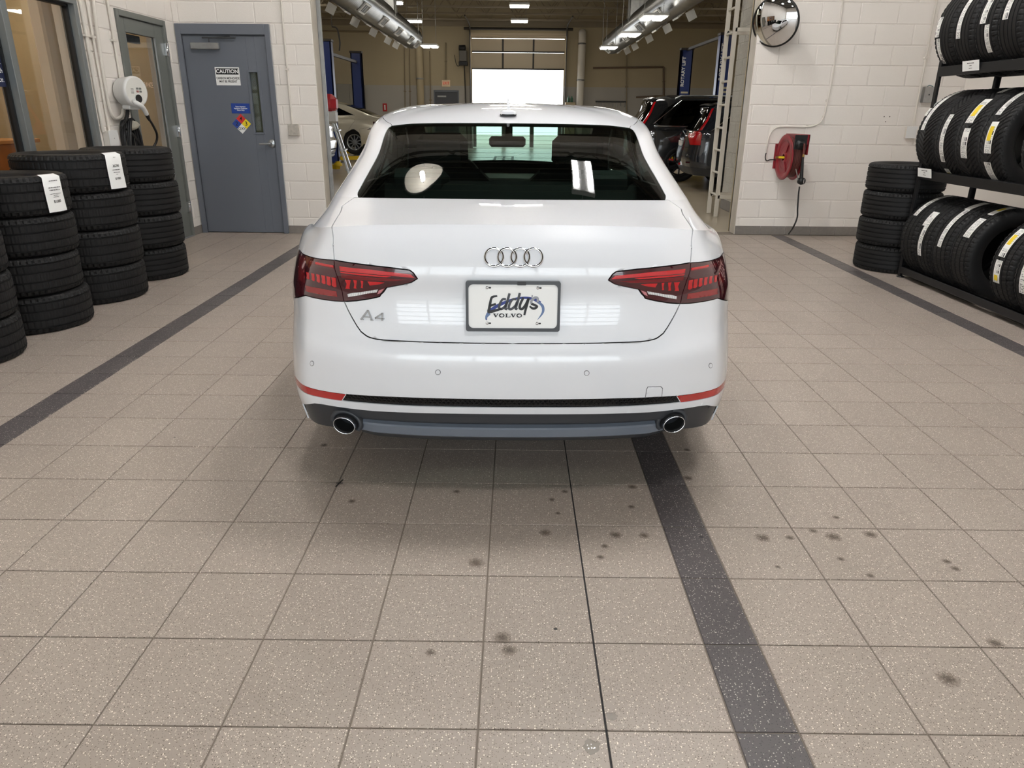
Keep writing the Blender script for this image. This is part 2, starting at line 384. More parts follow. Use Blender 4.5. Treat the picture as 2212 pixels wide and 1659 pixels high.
# left wall with window and glass door
WY0, WY1, WZ0, WZ1 = 2.62, 5.51, .80, 2.24
DY0, DY1 = 6.149, 7.165
wall_left = MB().box(XL-.2, XL, YB, WY0, 0, ZT).box(XL-.2, XL, WY0, WY1, 0, WZ0).box(XL-.2, XL, WY0, WY1, WZ1, ZT).box(XL-.2, XL, WY1, DY0+.02, 0, ZT).box(XL-.2, XL, DY0+.02, DY1-.02, 2.235, ZT).box(XL-.2, XL, DY1-.02, YD, 0, ZT).obj('wall_left', M_block, kind='structure', label='white painted block wall with showroom window and glass door')
block_wall(wall_left, M_block, ('x', XL, 1), 2.0, YD-.001, CL[:13], (5.78, 5.99), .4135, holes=[(WY0, WY1, WZ0, WZ1), (DY0, DY1, 0, 2.245)])
base_tiles('baseboard_left', ('x', XL, 1), 7.165, YD, .092)
# right wall
XE = 2.765
wall_right = MB().box(XE, XR+.2, YR, YR+.2, 0, ZT).obj('wall_back_right', M_block, kind='structure', label='white painted block wall with convex mirror and hose reel')
block_wall(wall_right, M_block, ('y', YR), XE+.002, XR, CRR[:15], (3.03, 3.23), .4256, rev=True)
MB().cbox(XE-.008, XE, YR-.004, YR+.202, 0, ZT, .003).obj('jamb_plate', M_jamb, wall_right)
MB().box(XE-.002, XE+.05, YR+.21, YR+.23, 0, ZT).box(XE+.0, XE+.03, YR+.2, YR+.26, 0, ZT).obj('door_track', mat('dark_steel', lin(98, 98, 96), .4, .7), wall_right)
base_tiles('baseboard_back_right', ('y', YR), XE, XR, .104)
# header over the opening, side and rear walls, ceiling of the service drive
MB().box(-2.15, XE, YD+.02, YR+.2, 5.35, ZT).obj('wall_header', M_block, kind='structure')
MB().box(XR, XR+.2, YB, YR, 0, ZT).obj('wall_right', M_block, kind='structure')
M_ceil = mat('white_ceiling', lin(228, 226, 222), .8)
M_deck0 = mat('drive_deck', lin(56, 52, 48), .8); M_joist0 = mat('drive_joist', lin(112, 105, 94), .6)
ceil0 = MB().box(XL-.2, XR+.2, YB-.2, YR+.2, ZT, ZT+.15).obj('ceiling', M_deck0, kind='structure')
b = MB(); zb, zt_ = 5.45, 5.96
for dy in (-.03, .012): b.box(XL, XR, dy, dy+.018, zb-.025, zb+.025).box(XL, XR, dy, dy+.018, zt_-.025, zt_+.025)
for k in range(9): b.tube([(XL+.98*k, 0, zb), (XL+.98*k+.49, 0, zt_)], .012, 5, False).tube([(XL+.98*k+.49, 0, zt_), (XL+.98*k+.98, 0, zb)], .012, 5, False)
jm0 = b.mesh('joist')
for k in range(9): mobj('joist', jm0, M_joist0, ceil0, (0, -5.0+1.5*k, 0))
MB().box(XL-.2, -3.2, YB-.2, YB, 0, ZT).box(3.4, XR+.2, YB-.2, YB, 0, ZT).box(-3.2, 3.4, YB-.2, YB, 3.7, ZT).obj('wall_rear', M_block, kind='structure')
gd = thing('door_1', kind='structure', label='glazed overhead entrance door of the service drive')
b = MB()
for z in (.04, .62, 1.24, 1.86, 2.48, 3.1, 3.66): b.box(-3.2, 3.4, YB-.12, YB-.06, z-.045, z+.045)
for x in (-3.16, -1.85, -.55, .75, 2.05, 3.36): b.box(x-.04, x+.04, YB-.12, YB-.06, 0, 3.7)
b.obj('door_frame', M_alu, gd)
for i in range(5):
    for k in range(6):
        x0 = -3.12+1.304*i; z0 = (.085, .665, 1.285, 1.905, 2.525, 3.145)[k]
        MB().box(x0+.01, x0+1.23, YB-.095, YB-.088, z0, z0+.53).obj('pane', glass_mat('clear_pane', (.93, .95, .95), 1.3), gd)
# pavement outside both doors
MB().box(-14, 14, YB-22, YB-.21, -.1, -.01).obj('ground', mat('outside_concrete', lin(190, 186, 178), .8), kind='structure')
MB().box(-14, 14, 30.3, 50, -.1, -.01).obj('ground', MATS['outside_concrete'], kind='structure')
# ---------------------------------------------------------------- ceiling lamps of the drive (two tubes each)
M_tube = emis_mat('lamp_tube', (1, .98, .96), 145)
def strip_light(x, y, z, label, L=1.2, rz=0, m=M_tube, w=.11):
    t = thing('ceiling_light', label, 'light', (x, y, z), (0, 0, rz), 'ceiling strip lights')
    MB().cbox(-w*1.6, w*1.6, -L/2-.03, L/2+.03, -.005, .05, .01).obj('housing', M_whitepl, t)
    for s in (-1, 1): MB().tube([(0, s*L*.4, .05), (0, s*L*.4, ZT-z)], .006, 6).obj('hanger', M_steel, t)
    for s in (-1, 1): MB().cbox(s*w-.04, s*w+.04, -L/2, L/2, -.03, -.006, .006).obj('tube', m, t)
    return t
# ================================================================= tires
M_rubber = mat('tire_rubber', lin(17, 17, 18), .62, spec=.35, noise=(25, .5, lin(23, 22, 23)))
M_rim = mat('wheel_dark', lin(60, 60, 62), .3, .8)
def tire_mesh(R, W, rr, pat, n=240):
    """lathe about local z (width along z). pat: 0 road, 1 directional V tread, 2 plain ribs"""
    h = W/2; prof = []                       # (r, z, kind) kind 0 smooth, 1 shoulder lug, 2 tread rib, 3 groove
    sw = R-rr
    for f, zz in ((0, .78), (.12, .86), (.35, .97), (.55, 1.0), (.72, .985), (.84, .95)): prof.append((rr+sw*f, -h*zz, 0))
    prof += [(R-.016, -h*.93, 1), (R-.006, -h*.87, 1), (R-.001, -h*.74, 1)]
    ribs = [-.68, -.28, .28, .68] if pat != 1 else [-.70, -.2, .2, .70]
    g = .045 if pat != 1 else .02
    edges = []
    for q in ([-.66, -.24, .24, .66] if pat == 0 else [-.66, -.33, 0, .33, .66] if pat == 2 else [-.62, .62]):
        edges += [(R, (q-g)*h, 2), (R-.008, (q-g*.75)*h, 3), (R-.008, (q+g*.75)*h, 3), (R, (q+g)*h, 2)]
    if pat == 1:
        for q in (-.5, -.36, -.22, -.08, 0.0, .08, .22, .36, .5): edges.append((R, q*h, 2))
    edges.sort(key=lambda e: e[1]); prof += edges
    prof += [(R-.001, h*.74, 1), (R-.006, h*.87, 1), (R-.016, h*.93, 1)]
    for f, zz in ((.84, .95), (.72, .985), (.55, 1.0), (.35, .97), (.12, .86), (0, .78)): prof.append((rr+sw*f, h*zz, 0))
    prof += [(rr-.004, h*.72, 0), (rr-.004, -h*.72, 0)]
    vs = []; q = len(prof); per = {0: 4, 1: 4, 2: 4}[pat]
    for k in range(n):
        for r, z, kd in prof:
            a = 2*math.pi*k/n; kk = k
            if pat == 1 and kd in (1, 2): a += .30*abs(z)/h
            if kd == 1 and kk % per == 0: r -= .007
            if kd == 2 and pat == 1 and kk % per == 0: r -= .007
            if kd == 2 and pat == 0 and kk % per == (1 if z > 0 else 3): r -= .003
            vs.append((r*math.cos(a), r*math.sin(a), z))
    fs = [(k*q+i, ((k+1) % n)*q+i, ((k+1) % n)*q+(i+1) % q, k*q+(i+1) % q) for k in range(n) for i in range(q)]
    b = MB(); b.add(vs, fs, True); me = b.mesh('tire')
    sharp = me.attributes.get('sharp_edge') or me.attributes.new('sharp_edge', 'BOOLEAN', 'EDGE')
    co = np.empty(len(me.vertices)*3); me.vertices.foreach_get('co', co); co = co.reshape(-1, 3); rad = np.hypot(co[:, 0], co[:, 1])
    ev = np.empty(len(me.edges)*2, int); me.edges.foreach_get('vertices', ev); ev = ev.reshape(-1, 2)
    sharp.data.foreach_set('value', (rad[ev].min(1) > R-.02))
    return me
def print_mat(name, yellow=False):
    "white label paper with printed bars and lines (flat print)"
    if name in MATS: return MATS[name]
    m = bpy.data.materials.new(name); m.use_nodes = True; MATS[name] = m; nt = m.node_tree; b = nt.nodes['Principled BSDF']; L = nt.links.new
    uv = nt.nodes.new('ShaderNodeUVMap'); sp = nt.nodes.new('ShaderNodeSeparateXYZ'); L(uv.outputs[0], sp.inputs[0])
    def mt(op, a, c=0.):
        n = nt.nodes.new('ShaderNodeMath'); n.operation = op
        for i, q in enumerate((a, c)):
            if isinstance(q, (int, float)): n.inputs[i].default_value = q
            else: L(q, n.inputs[i])
        return n.outputs[0]
    def wn(val):
        n = nt.nodes.new('ShaderNodeTexWhiteNoise'); n.noise_dimensions = '1D'; L(val, n.inputs['W']); return n.outputs['Value']
    oi = nt.nodes.new('ShaderNodeObjectInfo'); U, V = sp.outputs[0], sp.outputs[1]
    seg = mt('FLOOR', mt('MULTIPLY', U, 7)); sr = wn(mt('ADD', seg, mt('MULTIPLY', oi.outputs['Random'], 50)))
    bars = mt('GREATER_THAN', wn(mt('FLOOR', mt('MULTIPLY', V, 34))), .5)                       # bar code: bars across
    lines = mt('MULTIPLY', mt('GREATER_THAN', mt('FRACT', mt('MULTIPLY', U, 46)), .55), mt('GREATER_THAN', wn(mt('ADD', mt('FLOOR', mt('MULTIPLY', V, 18)), mt('MULTIPLY', mt('FLOOR', mt('MULTIPLY', U, 46)), 31.7))), .42))
    isb = mt('GREATER_THAN', sr, .74); isl = mt('LESS_THAN', sr, .62)
    inside = mt('MULTIPLY', mt('LESS_THAN', mt('ABSOLUTE', mt('SUBTRACT', V, .5)), .38), mt('LESS_THAN', mt('ABSOLUTE', mt('SUBTRACT', mt('FRACT', mt('MULTIPLY', U, 7)), .5)), .42))
    ink = mt('MULTIPLY', inside, mt('ADD', mt('MULTIPLY', isb, bars), mt('MULTIPLY', isl, lines)))
    mx = nt.nodes.new('ShaderNodeMix'); mx.data_type = 'RGBA'; mx.inputs[6].default_value = (*lin(236, 235, 230), 1); mx.inputs[7].default_value = (*lin(48, 48, 52), 1); L(ink, mx.inputs[0])
    L(mx.outputs[2], b.inputs['Base Color']); b.inputs['Roughness'].default_value = .45; return m
M_print = print_mat('tire_label_print'); M_yellow = mat('yellow_sticker', lin(238, 208, 40), .5)
def tread_label(parent, R, a0, a1, z0, z1, m=None, name='paper_label', n=10, lift=.0015):
    "label stuck along the tread: a = angle, z = across"
    vs = []; uv = []
    for i in range(n+1):
        a = a0+(a1-a0)*i/n
        for j, z in enumerate((z0, z1)): vs.append(((R+lift)*math.cos(a), (R+lift)*math.sin(a), z)); uv.append((i/n, j))
    me = bpy.data.meshes.new(name); me.from_pydata(vs, [], [(2*i, 2*i+2, 2*i+3, 2*i+1) for i in range(n)])
    ul = me.uv_layers.new(name='UVMap')
    for p in me.polygons:
        p.use_smooth = True
        for li in p.loop_indices: ul.data[li].uv = uv[me.loops[li].vertex_index]
    return mobj(name, me, m or M_print, parent)
def rim_disc(parent, rr, z, m=M_rim):
    b = MB(); b.lathe([(rr, z+.03), (rr-.01, z+.035), (rr-.03, z), (rr-.04, z-.03)], 40)
    for k in range(10):
        a = 2*math.pi*k/10; Mt = Matrix.Rotation(a, 4, 'Z'); b.cbox(.03, rr-.02, -.016, .016, z-.03, z+.004, .004, Mt)
    b.lathe([(0, z+.006), (.03, z+.006), (.045, z-.004), (.05, z-.03)], 24)
    return b.obj('wheel_rim', m, parent)
TY_A = tire_mesh(.352, .243, .235, 0); TY_B = tire_mesh(.375, .266, .262, 0); TY_C = tire_mesh(.352, .266, .235, 2)
TY_R = tire_mesh(.335, .241, .22, 2); TY_V = tire_mesh(.372, .295, .245, 1); TY_S = tire_mesh(.358, .260, .23, 0); TY_T = tire_mesh(.355, .270, .23, 2)
ordn = ['bottom', 'second', 'third', 'top']
def stack(me, w, cx, cy, where, group, rim=None, n=4):
    out = []
    for k in range(n):
        lab = f'black tire, {ordn[k]} in the stack {where}' if k in (0, 3) else f'black tire, {ordn[k]} from the floor in the stack {where}'
        t = thing('tire', lab, 'tire', (cx+random.uniform(-.012, .012), cy+random.uniform(-.012, .012), w*(k+.5)), (0, 0, random.uniform(0, 6)), group)
        mobj('tread_and_sidewall', me, M_rubber, t)
        if rim and k == n-1: rim_disc(t, rim-.006, w*.28)
        out.append(t)
    return out
LG = 'tires stacked below the showroom window'
s0 = stack(TY_A, .245, -3.17, 2.68, 'cut by the left picture edge', LG, .235)
s1 = stack(TY_A, .245, -3.19, 3.43, 'with the lower price sheet', LG, .235)
s2 = stack(TY_B, .268, -3.205, 4.24, 'with the higher price sheet', LG, .262)
s3 = stack(TY_C, .268, -3.19, 5.03, 'below the wall charger', LG, .235)
def line_mesh(txt, size, depth=.0003, **kw):
    "lettering, or for print too small to read ('~12' = 12 letters wide) a broken ink line"
    if txt[0] != '~': return text_mesh(txt, size, depth, **kw)
    n = int(txt[1:]); w = size*.5; b = MB(); x = -n*w/2; k = 0
    while x < n*w/2-w:
        L = min(w*(2+(k*7+n) % 4), n*w/2-x); b.box(x, x+L-w*.45, -size*.22, size*.22, -depth, depth); x += L+w*.35; k += 1
    return b.mesh('lettering')
def price_sheet(lines, label, c, R, ang, zt, zb, w):
    t = thing('price_sheet', label, 'sign', (c[0], c[1], 0))
    n = 8; da = w/R; b = MB(); rows = [(R-.03, zt+.003), (R+.004, zt-.012), (R+.006, (zt+zb)/2), (R+.012, zb)]; vs = []
    for r, z in rows:
        for k in range(n+1): a = ang-da/2+da*k/n; vs.append((r*math.cos(a), r*math.sin(a), z))
    b.add(vs, [(i*(n+1)+k, i*(n+1)+k+1, (i+1)*(n+1)+k+1, (i+1)*(n+1)+k) for i in range(3) for k in range(n)], True).obj('sheet', M_white, t)
    for txt, size, f in lines:
        z = zt+(zb-zt)*f; r = R+.0085+(.006*max(0, f-.5)*2)
        me = line_mesh(txt, size); me.materials.clear()
        me.transform(Matrix.Translation((r*math.cos(ang), r*math.sin(ang), z))@Matrix.Rotation(ang+R90, 4, 'Z')@Matrix.Rotation(R90, 4, 'X'))
        mobj('lettering', me, M_ink, t)
    return t
price_sheet([('~18', .008, .16), ('~22', .009, .34), ('~20', .009, .41), ('~32', .006, .51), ('~13', .006, .555), ('~16', .006, .60), ('$1200', .024, .72)], 'white price sheet hanging on the lower of the two labelled tire stacks', (-3.19, 3.43), .352, math.radians(-8), .980, .755, .15)
price_sheet([('~6', .007, .12), ('XC90', .026, .36), ('~17', .009, .47), ('~14', .009, .54), ('~4', .008, .60), ('$1700', .022, .72)], 'white price sheet hanging on the higher of the two labelled tire stacks', (-3.205, 4.24), .375, math.radians(-13), 1.072, .825, .15)
# stack at the end of the rack
sr = stack(TY_R, .243, 3.70, 5.66, 'beside the tire rack', 'tires stacked beside the rack')
# ================================================================= tire rack
M_rack = mat('rack_black', lin(24, 24, 26), .4, .2)
RX0, RX1, RY0, RY1 = 3.58, 4.10, 2.82, 5.27
rack = thing('tire_rack', 'black steel three-level tire rack against the right side', 'rack', (RX0, RY0, 0))
def rp(b, name): b.obj(name, M_rack, rack, (-RX0, -RY0, 0))
for x in (RX0, RX1):
    for y in (RY0, RY1):
        b = MB(); s = 1 if y == RY0 else -1; sx = 1 if x == RX0 else -1
        b.cbox(x-.001*sx if sx > 0 else x-.04, x+.04 if sx > 0 else x+.001, min(y, y+s*.004), max(y, y+s*.004), .012, 2.65, .001).cbox(min(x, x+sx*.004), max(x, x+sx*.004), min(y, y+s*.04), max(y, y+s*.04), .012, 2.65, .001)
        for k in range(40): z = .1+k*.06; b.cbox(x+sx*.012, x+sx*.022, y-.001 if s > 0 else y-.0005, y+.0015, z, z+.022, .0005)
        rp(b, 'upright')
        rp(MB().lathe([(0, 0), (.035, 0), (.033, .006), (.015, .012), (.012, .03)], 16, Matrix.Translation((x+sx*.02, y+s*.02, 0))), 'foot')
for zt, h in ((.10, .06), (.94, .075), (1.76, .075)):
    for x, sx in ((RX0, 1), (RX1, -1)):
        rp(MB().cbox(min(x-.004*sx, x+.03*sx), max(x-.004*sx, x+.03*sx), RY0+.002, RY1-.002, zt-h, zt, .004).cbox(min(x, x+.045*sx), max(x, x+.045*sx), RY0+.004, RY1-.004, zt-.006, zt, .002), 'beam')
    for y in (RY0+.02, RY1-.02): rp(MB().cbox(RX0+.03, RX1-.03, y-.014, y+.014, zt-.05, zt, .003), 'side_brace')
# tires standing in the rack: axis along y, treads facing the aisle (-x)
def rack_tire(me, R, W, yc, zc, label, labels, group, rim=False):
    # local z -> world -y ; local angle 0 -> world -x ; positive angle -> up
    t = thing('tire', label, 'tire', (0, 0, 0)); t.matrix_world = Matrix(((-1, 0, 0, RX0-.075+R), (0, 0, 1, yc), (0, 1, 0, zc), (0, 0, 0, 1)))
    t['group'] = group
    mobj('tread_and_sidewall', me, M_rubber, t)
    for a0, a1, z0, z1, yl in labels:
        tread_label(t, R, math.radians(a0), math.radians(a1), z0*W/2, z1*W/2)
        if yl: tread_label(t, R, math.radians(a0+(a1-a0)*yl[0]), math.radians(a0+(a1-a0)*yl[1]), (z0+(z1-z0)*.3)*W/2, (z0+(z1-z0)*.85)*W/2, M_yellow, 'yellow_sticker', lift=.0022, n=4)
    return t
pos = ['farthest', 'second from the far end', 'third from the far end', 'fourth from the far end', 'fifth from the far end', 'sixth from the far end', 'seventh from the far end']
def row(me, R, W, ys, zc, shelf, lab):
    for i, y in enumerate(ys):
        rack_tire(me, R, W, y, zc, f'black labelled tire standing on the {shelf} shelf of the rack, {pos[i]}', lab.get(i, []), f'tires on the {shelf} rack shelf')
row(TY_S, .358, .268, [5.105, 4.842, 4.575, 4.305, 3.79, 3.515, 3.24], .375, 'bottom', {
    0: [(32, 92, .0, .42, None)], 1: [(-18, 44, .0, .42, None), (22, 44, .42, .7, None)], 2: [(2, 58, -.15, .26, None), (58, 84, -.1, .45, None)],
    3: [(22, 50, -.35, .25, None), (58, 86, -.3, .2, (.35, .7))], 4: [(52, 98, .0, .45, None), (12, 48, -.1, .42, (.4, .75)), (-18, 8, -.1, .42, (.1, .35))], 5: [(-20, 60, -.2, .35, None)]})
row(TY_V, .372, .295, [5.145, 4.845, 4.550, 4.255, 3.75], 1.215, 'middle', {
    0: [(8, 72, .15, .5, None), (26, 52, .6, .85, None)], 1: [(-30, 28, -.1, .3, None), (-62, -40, -.1, .35, (.3, .7)), ], 2: [(18, 50, -.2, .45, (.25, .7)), (-22, 12, -.3, .25, None), (62, 86, -.1, .35, None)],
    3: [(28, 92, -.05, .35, None), (-14, 20, -.35, .2, (.4, .85)), (-52, -24, -.25, .3, None)]})
row(TY_T, .355, .278, [5.175, 4.90, 4.615, 4.335, 3.86], 2.03, 'top', {
    0: [(-8, 16, .3, .7, None), (-44, -10, .2, .55, None)], 1: [(-14, 44, .1, .5, None)], 2: [(-2, 24, -.1, .4, None), (-36, -4, -.5, -.1, None), (24, 50, .0, .5, None)], 3: [(-2, 50, .05, .5, None)]})
def shelf_card(y, z, label):
    t = thing('shelf_card', label, 'sign', (RX0-.013, y, z), (0, math.radians(-12), 0))
    MB().cbox(-.001, .0, -.11, .11, -.03, .045, .0004).obj('card', M_white, t)
    for i, (s, w) in enumerate((('~14', .013), ('~8', .009), ('~11', .008))):
        me = line_mesh(s, w, .0002); me.materials.clear(); me.transform(Matrix.Rotation(-R90, 4, 'Z')@Matrix.Rotation(R90, 4, 'X')); mobj('lettering', me, M_ink, t, (-.0016, 0, .026-.018*i))
shelf_card(4.78, 1.735, 'white shelf card on the upper beam of the tire rack'); shelf_card(5.13, .915, 'white shelf card on the middle beam of the tire rack')
# ================================================================= lofted car bodies
def _A(r): return np.array(r, float)
class Loft:
    def __init__(s, rings, crease):
        C = np.stack(rings); a = C[:, 1:2].copy(); a[..., 0] *= -1; b = C[:, -2:-1].copy(); b[..., 0] *= -1
        s.C = np.concatenate([a, C, b], 1); s.n = len(rings); s.m = C.shape[1]; s.cm = np.zeros(s.n+2, bool); s.cm[list(crease)] = True
    def __call__(s, S, T_):
        S = np.atleast_1d(np.asarray(S, float)); T_ = np.atleast_1d(np.asarray(T_, float))
        q = np.clip(np.abs(S), 0, s.m-1-1e-6); i = np.floor(q).astype(int); f = q-i
        w = [-.5*f+f*f-.5*f**3, 1-2.5*f*f+1.5*f**3, .5*f+2*f*f-1.5*f**3, -.5*f*f+.5*f**3]
        R = sum(s.C[:, i+k]*w[k][None, :, None] for k in range(4))
        t = np.clip(T_, 0, s.n-1-1e-6); i = np.floor(t).astype(int); f = (t-i)[:, None]; ix = np.arange(len(t))
        p1 = R[i, ix]; p2 = R[i+1, ix]; p0 = R[np.maximum(i-1, 0), ix]; p3 = R[np.minimum(i+2, s.n-1), ix]
        c = s.cm[i] | (i == 0); p0 = np.where(c[:, None], 2*p1-p2, p0)
        c = s.cm[i+1] | (i+1 == s.n-1); p3 = np.where(c[:, None], 2*p2-p1, p3)
        nm = lambda v: np.linalg.norm(v, axis=-1)[:, None]+1e-6
        d0, d1, d2 = nm(p1-p0), nm(p2-p1), nm(p3-p2)
        m1 = ((p1-p0)/d0*d1+(p2-p1)/d1*d0)/(d0+d1)*d1; m2 = ((p2-p1)/d1*d2+(p3-p2)/d2*d1)/(d1+d2)*d1
        h = p1*(2*f**3-3*f*f+1)+m1*(f**3-2*f*f+f)+p2*(-2*f**3+3*f*f)+m2*(f**3-f*f)
        h[:, 0] *= np.where(S < 0, -1, 1); return h
    def nor(s, S, T_, e=.01):
        S = np.atleast_1d(S).astype(float); T_ = np.atleast_1d(T_).astype(float)
        a = s(np.clip(S+e, -s.m+1, s.m-1), T_)-s(np.clip(S-e, -s.m+1, s.m-1), T_); b = s(S, np.clip(T_+e, 0, s.n-1))-s(S, np.clip(T_-e, 0, s.n-1))
        n = np.cross(a, b); return n/(np.linalg.norm(n, axis=1)[:, None]+1e-12)
def inpoly(P, poly):
    x, y = P[:, 0], P[:, 1]; r = np.zeros(len(P), bool); n = len(poly)
    for i in range(n):
        x0, y0 = poly[i]; x1, y1 = poly[(i+1) % n]
        if y0 == y1: continue
        c = ((y0 > y) != (y1 > y)) & (x < (x1-x0)*(y-y0)/(y1-y0)+x0); r ^= c
    return r
def dens(poly, d=.06, closed=True):
    out = []; n = len(poly)
    for i in range(n if closed else n-1):
        a, b = np.array(poly[i], float), np.array(poly[(i+1) % n], float); k = max(1, int(np.ceil(np.linalg.norm(b-a)/d)))
        out += [tuple(a+(b-a)*j/k) for j in range(k)]
    if not closed: out.append(tuple(poly[-1]))
    return out
def body_panels(lo, regions, sgrid, tgrid, creases=(), d=.06):
    """half body (s<=0) triangulated once with every panel outline as a constraint; regions = [(name, polygon in (s,t))] by priority.
    returns verts (3-D), normals, st, tris, label index per tri"""
    pts = []; edges = []
    def addline(l, closed):
        o = len(pts); pts.extend(l); n = len(l)
        edges.extend((o+i, o+(i+1) % n) for i in range(n if closed else n-1))
    for nme, poly in regions: addline(dens(poly, d), True)
    for t in creases: addline([(s, t) for s in sgrid], False)
    cons = np.array(pts); g = np.array([(s, t) for s in sgrid for t in tgrid])
    keep = np.ones(len(g), bool)
    for k in range(0, len(g), 400):
        D = np.abs(g[k:k+400, None, :]-cons[None]).max(2).min(1); keep[k:k+400] = (D > .022) | (g[k:k+400, 0] == sgrid[0]) | (g[k:k+400, 0] == sgrid[-1]) | (g[k:k+400, 1] == tgrid[0]) | (g[k:k+400, 1] == tgrid[-1])
    allp = [Vector(p) for p in pts]+[Vector(p) for p in g[keep]]
    V, E, F, _, _, _ = delaunay_2d_cdt(allp, edges, [], 0, 1e-4)
    st = np.array([tuple(v) for v in V]); F = np.array([f for f in F if len(f) == 3])
    cen = st[F].mean(1); lab = np.full(len(F), -1)
    for i, (nme, poly) in enumerate(regions):
        m = (lab < 0) & inpoly(cen, poly); lab[m] = i
    return st, F, lab
def panel_mesh(lo, st, F, lab, ids, mirror=None, gap=.0018, rim=.005, off=0., creases=(), name='panel', side=-1):
    """side -1: as drawn (x<0); +1 mirrored; mirror='weld' gives both halves as one mesh"""
    T3 = F[np.isin(lab, ids)]
    if len(T3) == 0: return None
    used = np.unique(T3); remap = -np.ones(len(st), int); remap[used] = np.arange(len(used)); T3 = remap[T3]; q = st[used]
    P = lo(q[:, 0], q[:, 1]); N = lo.nor(q[:, 0], q[:, 1])
    ctr = np.array([0, 2.0, .6]); flip = np.einsum('ij,ij->i', N, P-ctr) < 0; N[flip] *= -1
    fn = np.cross(P[T3[:, 1]]-P[T3[:, 0]], P[T3[:, 2]]-P[T3[:, 0]]); bad = np.einsum('ij,ij->i', fn, N[T3[:, 0]]) < 0; T3[bad] = T3[bad][:, ::-1]
    on_c = (np.abs(q[:, 0]) < 1e-4) | (np.abs(q[:, 0]+lo.m-1) < 1e-4)
    if mirror == 'weld': N[on_c, 0] = 0
    P = P+N*off
    he = {}
    for t in T3:
        for a, b in ((t[0], t[1]), (t[1], t[2]), (t[2], t[0])): he[(a, b)] = 1
    bd = [(a, b) for (a, b) in he if (b, a) not in he]
    bd = [(a, b) for a, b in bd if not (mirror == 'weld' and on_c[a] and on_c[b])]
    mv = np.zeros_like(P); cnt = np.zeros(len(P))
    for a, b in bd:
        d = P[b]-P[a]; L = np.linalg.norm(d)
        if L < 1e-7: continue
        w = np.cross((N[a]+N[b])/2, d/L)
        for k in (a, b): mv[k] += w; cnt[k] += 1
    L = np.linalg.norm(mv, axis=1)[:, None]; P2 = P+np.where(L > 1e-6, mv/np.maximum(L, 1e-6), 0)*gap
    if mirror == 'weld': P2[on_c, 0] = 0
    verts = list(map(tuple, P2)); faces = [tuple(t) for t in T3]; nb = len(verts)
    bset = sorted({k for e in bd for k in e}); ridx = {}
    for k in bset: ridx[k] = len(verts); verts.append(tuple(P2[k]-N[k]*rim))
    if rim: faces += [(b, a, ridx[a], ridx[b]) for a, b in bd]
    if mirror == 'weld':
        n0 = len(verts); verts += [(-x, y, z) for x, y, z in verts]; faces += [tuple(i+n0 for i in f)[::-1] for f in faces]
    elif side > 0: verts = [(-x, y, z) for x, y, z in verts]; faces = [f[::-1] for f in faces]
    me = bpy.data.meshes.new(name); me.from_pydata(verts, [], faces)
    bm = bmesh.new(); bm.from_mesh(me)
    if mirror == 'weld': bmesh.ops.remove_doubles(bm, verts=[v for v in bm.verts if abs(v.co.x) < 1e-5], dist=1e-5)
    bmesh.ops.delete(bm, geom=[v for v in bm.verts if not v.link_faces], context='VERTS'); bm.to_mesh(me); bm.free()
    me.polygons.foreach_set('use_smooth', [True]*len(me.polygons))
    # sharp edges: rim and creases
    key = lambda X: np.round(X*1e5).astype(np.int64)@np.array([1, 10**7, 10**13], dtype=object)
    K2 = key(P2); qs = dict(zip(K2, q[:, 1])); bp = {K2[k] for k in bset}
    co = np.empty(len(me.vertices)*3); me.vertices.foreach_get('co', co); co = co.reshape(-1, 3); co[:, 0] = -np.abs(co[:, 0]); KV = key(co)
    tv = np.array([qs.get(k, -9.) for k in KV]); bv = np.array([k in bp for k in KV])
    ev = np.empty(len(me.edges)*2, np.int32); me.edges.foreach_get('vertices', ev); ev = ev.reshape(-1, 2); a, c_ = ev.T
    sh = ((tv[a] < -1) != (tv[c_] < -1)) | (bv[a] & bv[c_])
    for c in creases: sh |= (np.abs(tv[a]-c) < 2e-3) & (np.abs(tv[c_]-c) < 2e-3)
    at = me.attributes.get('sharp_edge') or me.attributes.new('sharp_edge', 'BOOLEAN', 'EDGE'); at.data.foreach_set('value', sh)
    me.update(); return me

M_paint = mat('white_car_paint', lin(229, 231, 235), .32, coat=1.0)
M_tail_dark = mat('tail_lamp_dark', (.055, .003, .008), .10, coat=1.0)
M_tail_red = mat('tail_lamp_red', (.55, .006, .012), .14, coat=1.0, bump=(900, .25))
M_tail_mid = mat('tail_lamp_deep_red', (.16, .003, .008), .12, coat=1.0)
M_reflex = mat('reflector_red', (.50, .008, .008), .2, coat=1.0, bump=(700, .5))
M_clear = mat('reverse_lens', (.75, .77, .78), .12, .35, coat=1.0)
M_difdark = mat('diffuser_dark', lin(50, 52, 56), .42)
M_difsil = mat('diffuser_silver', lin(122, 130, 142), .30, .35)
M_trim = mat('car_black_trim', lin(14, 14, 15), .25)
M_void = mat('car_inner_black', lin(8, 8, 8), .8)
M_rglass = glass_mat('privacy_glass', (.26, .34, .30), 1.36)
M_sglass = glass_mat('side_privacy_glass', (.05, .06, .06), 1.5)
M_wglass = glass_mat('windscreen_glass', (.72, .86, .78), 1.3)
M_seat = mat('black_leather', lin(26, 25, 26), .5)

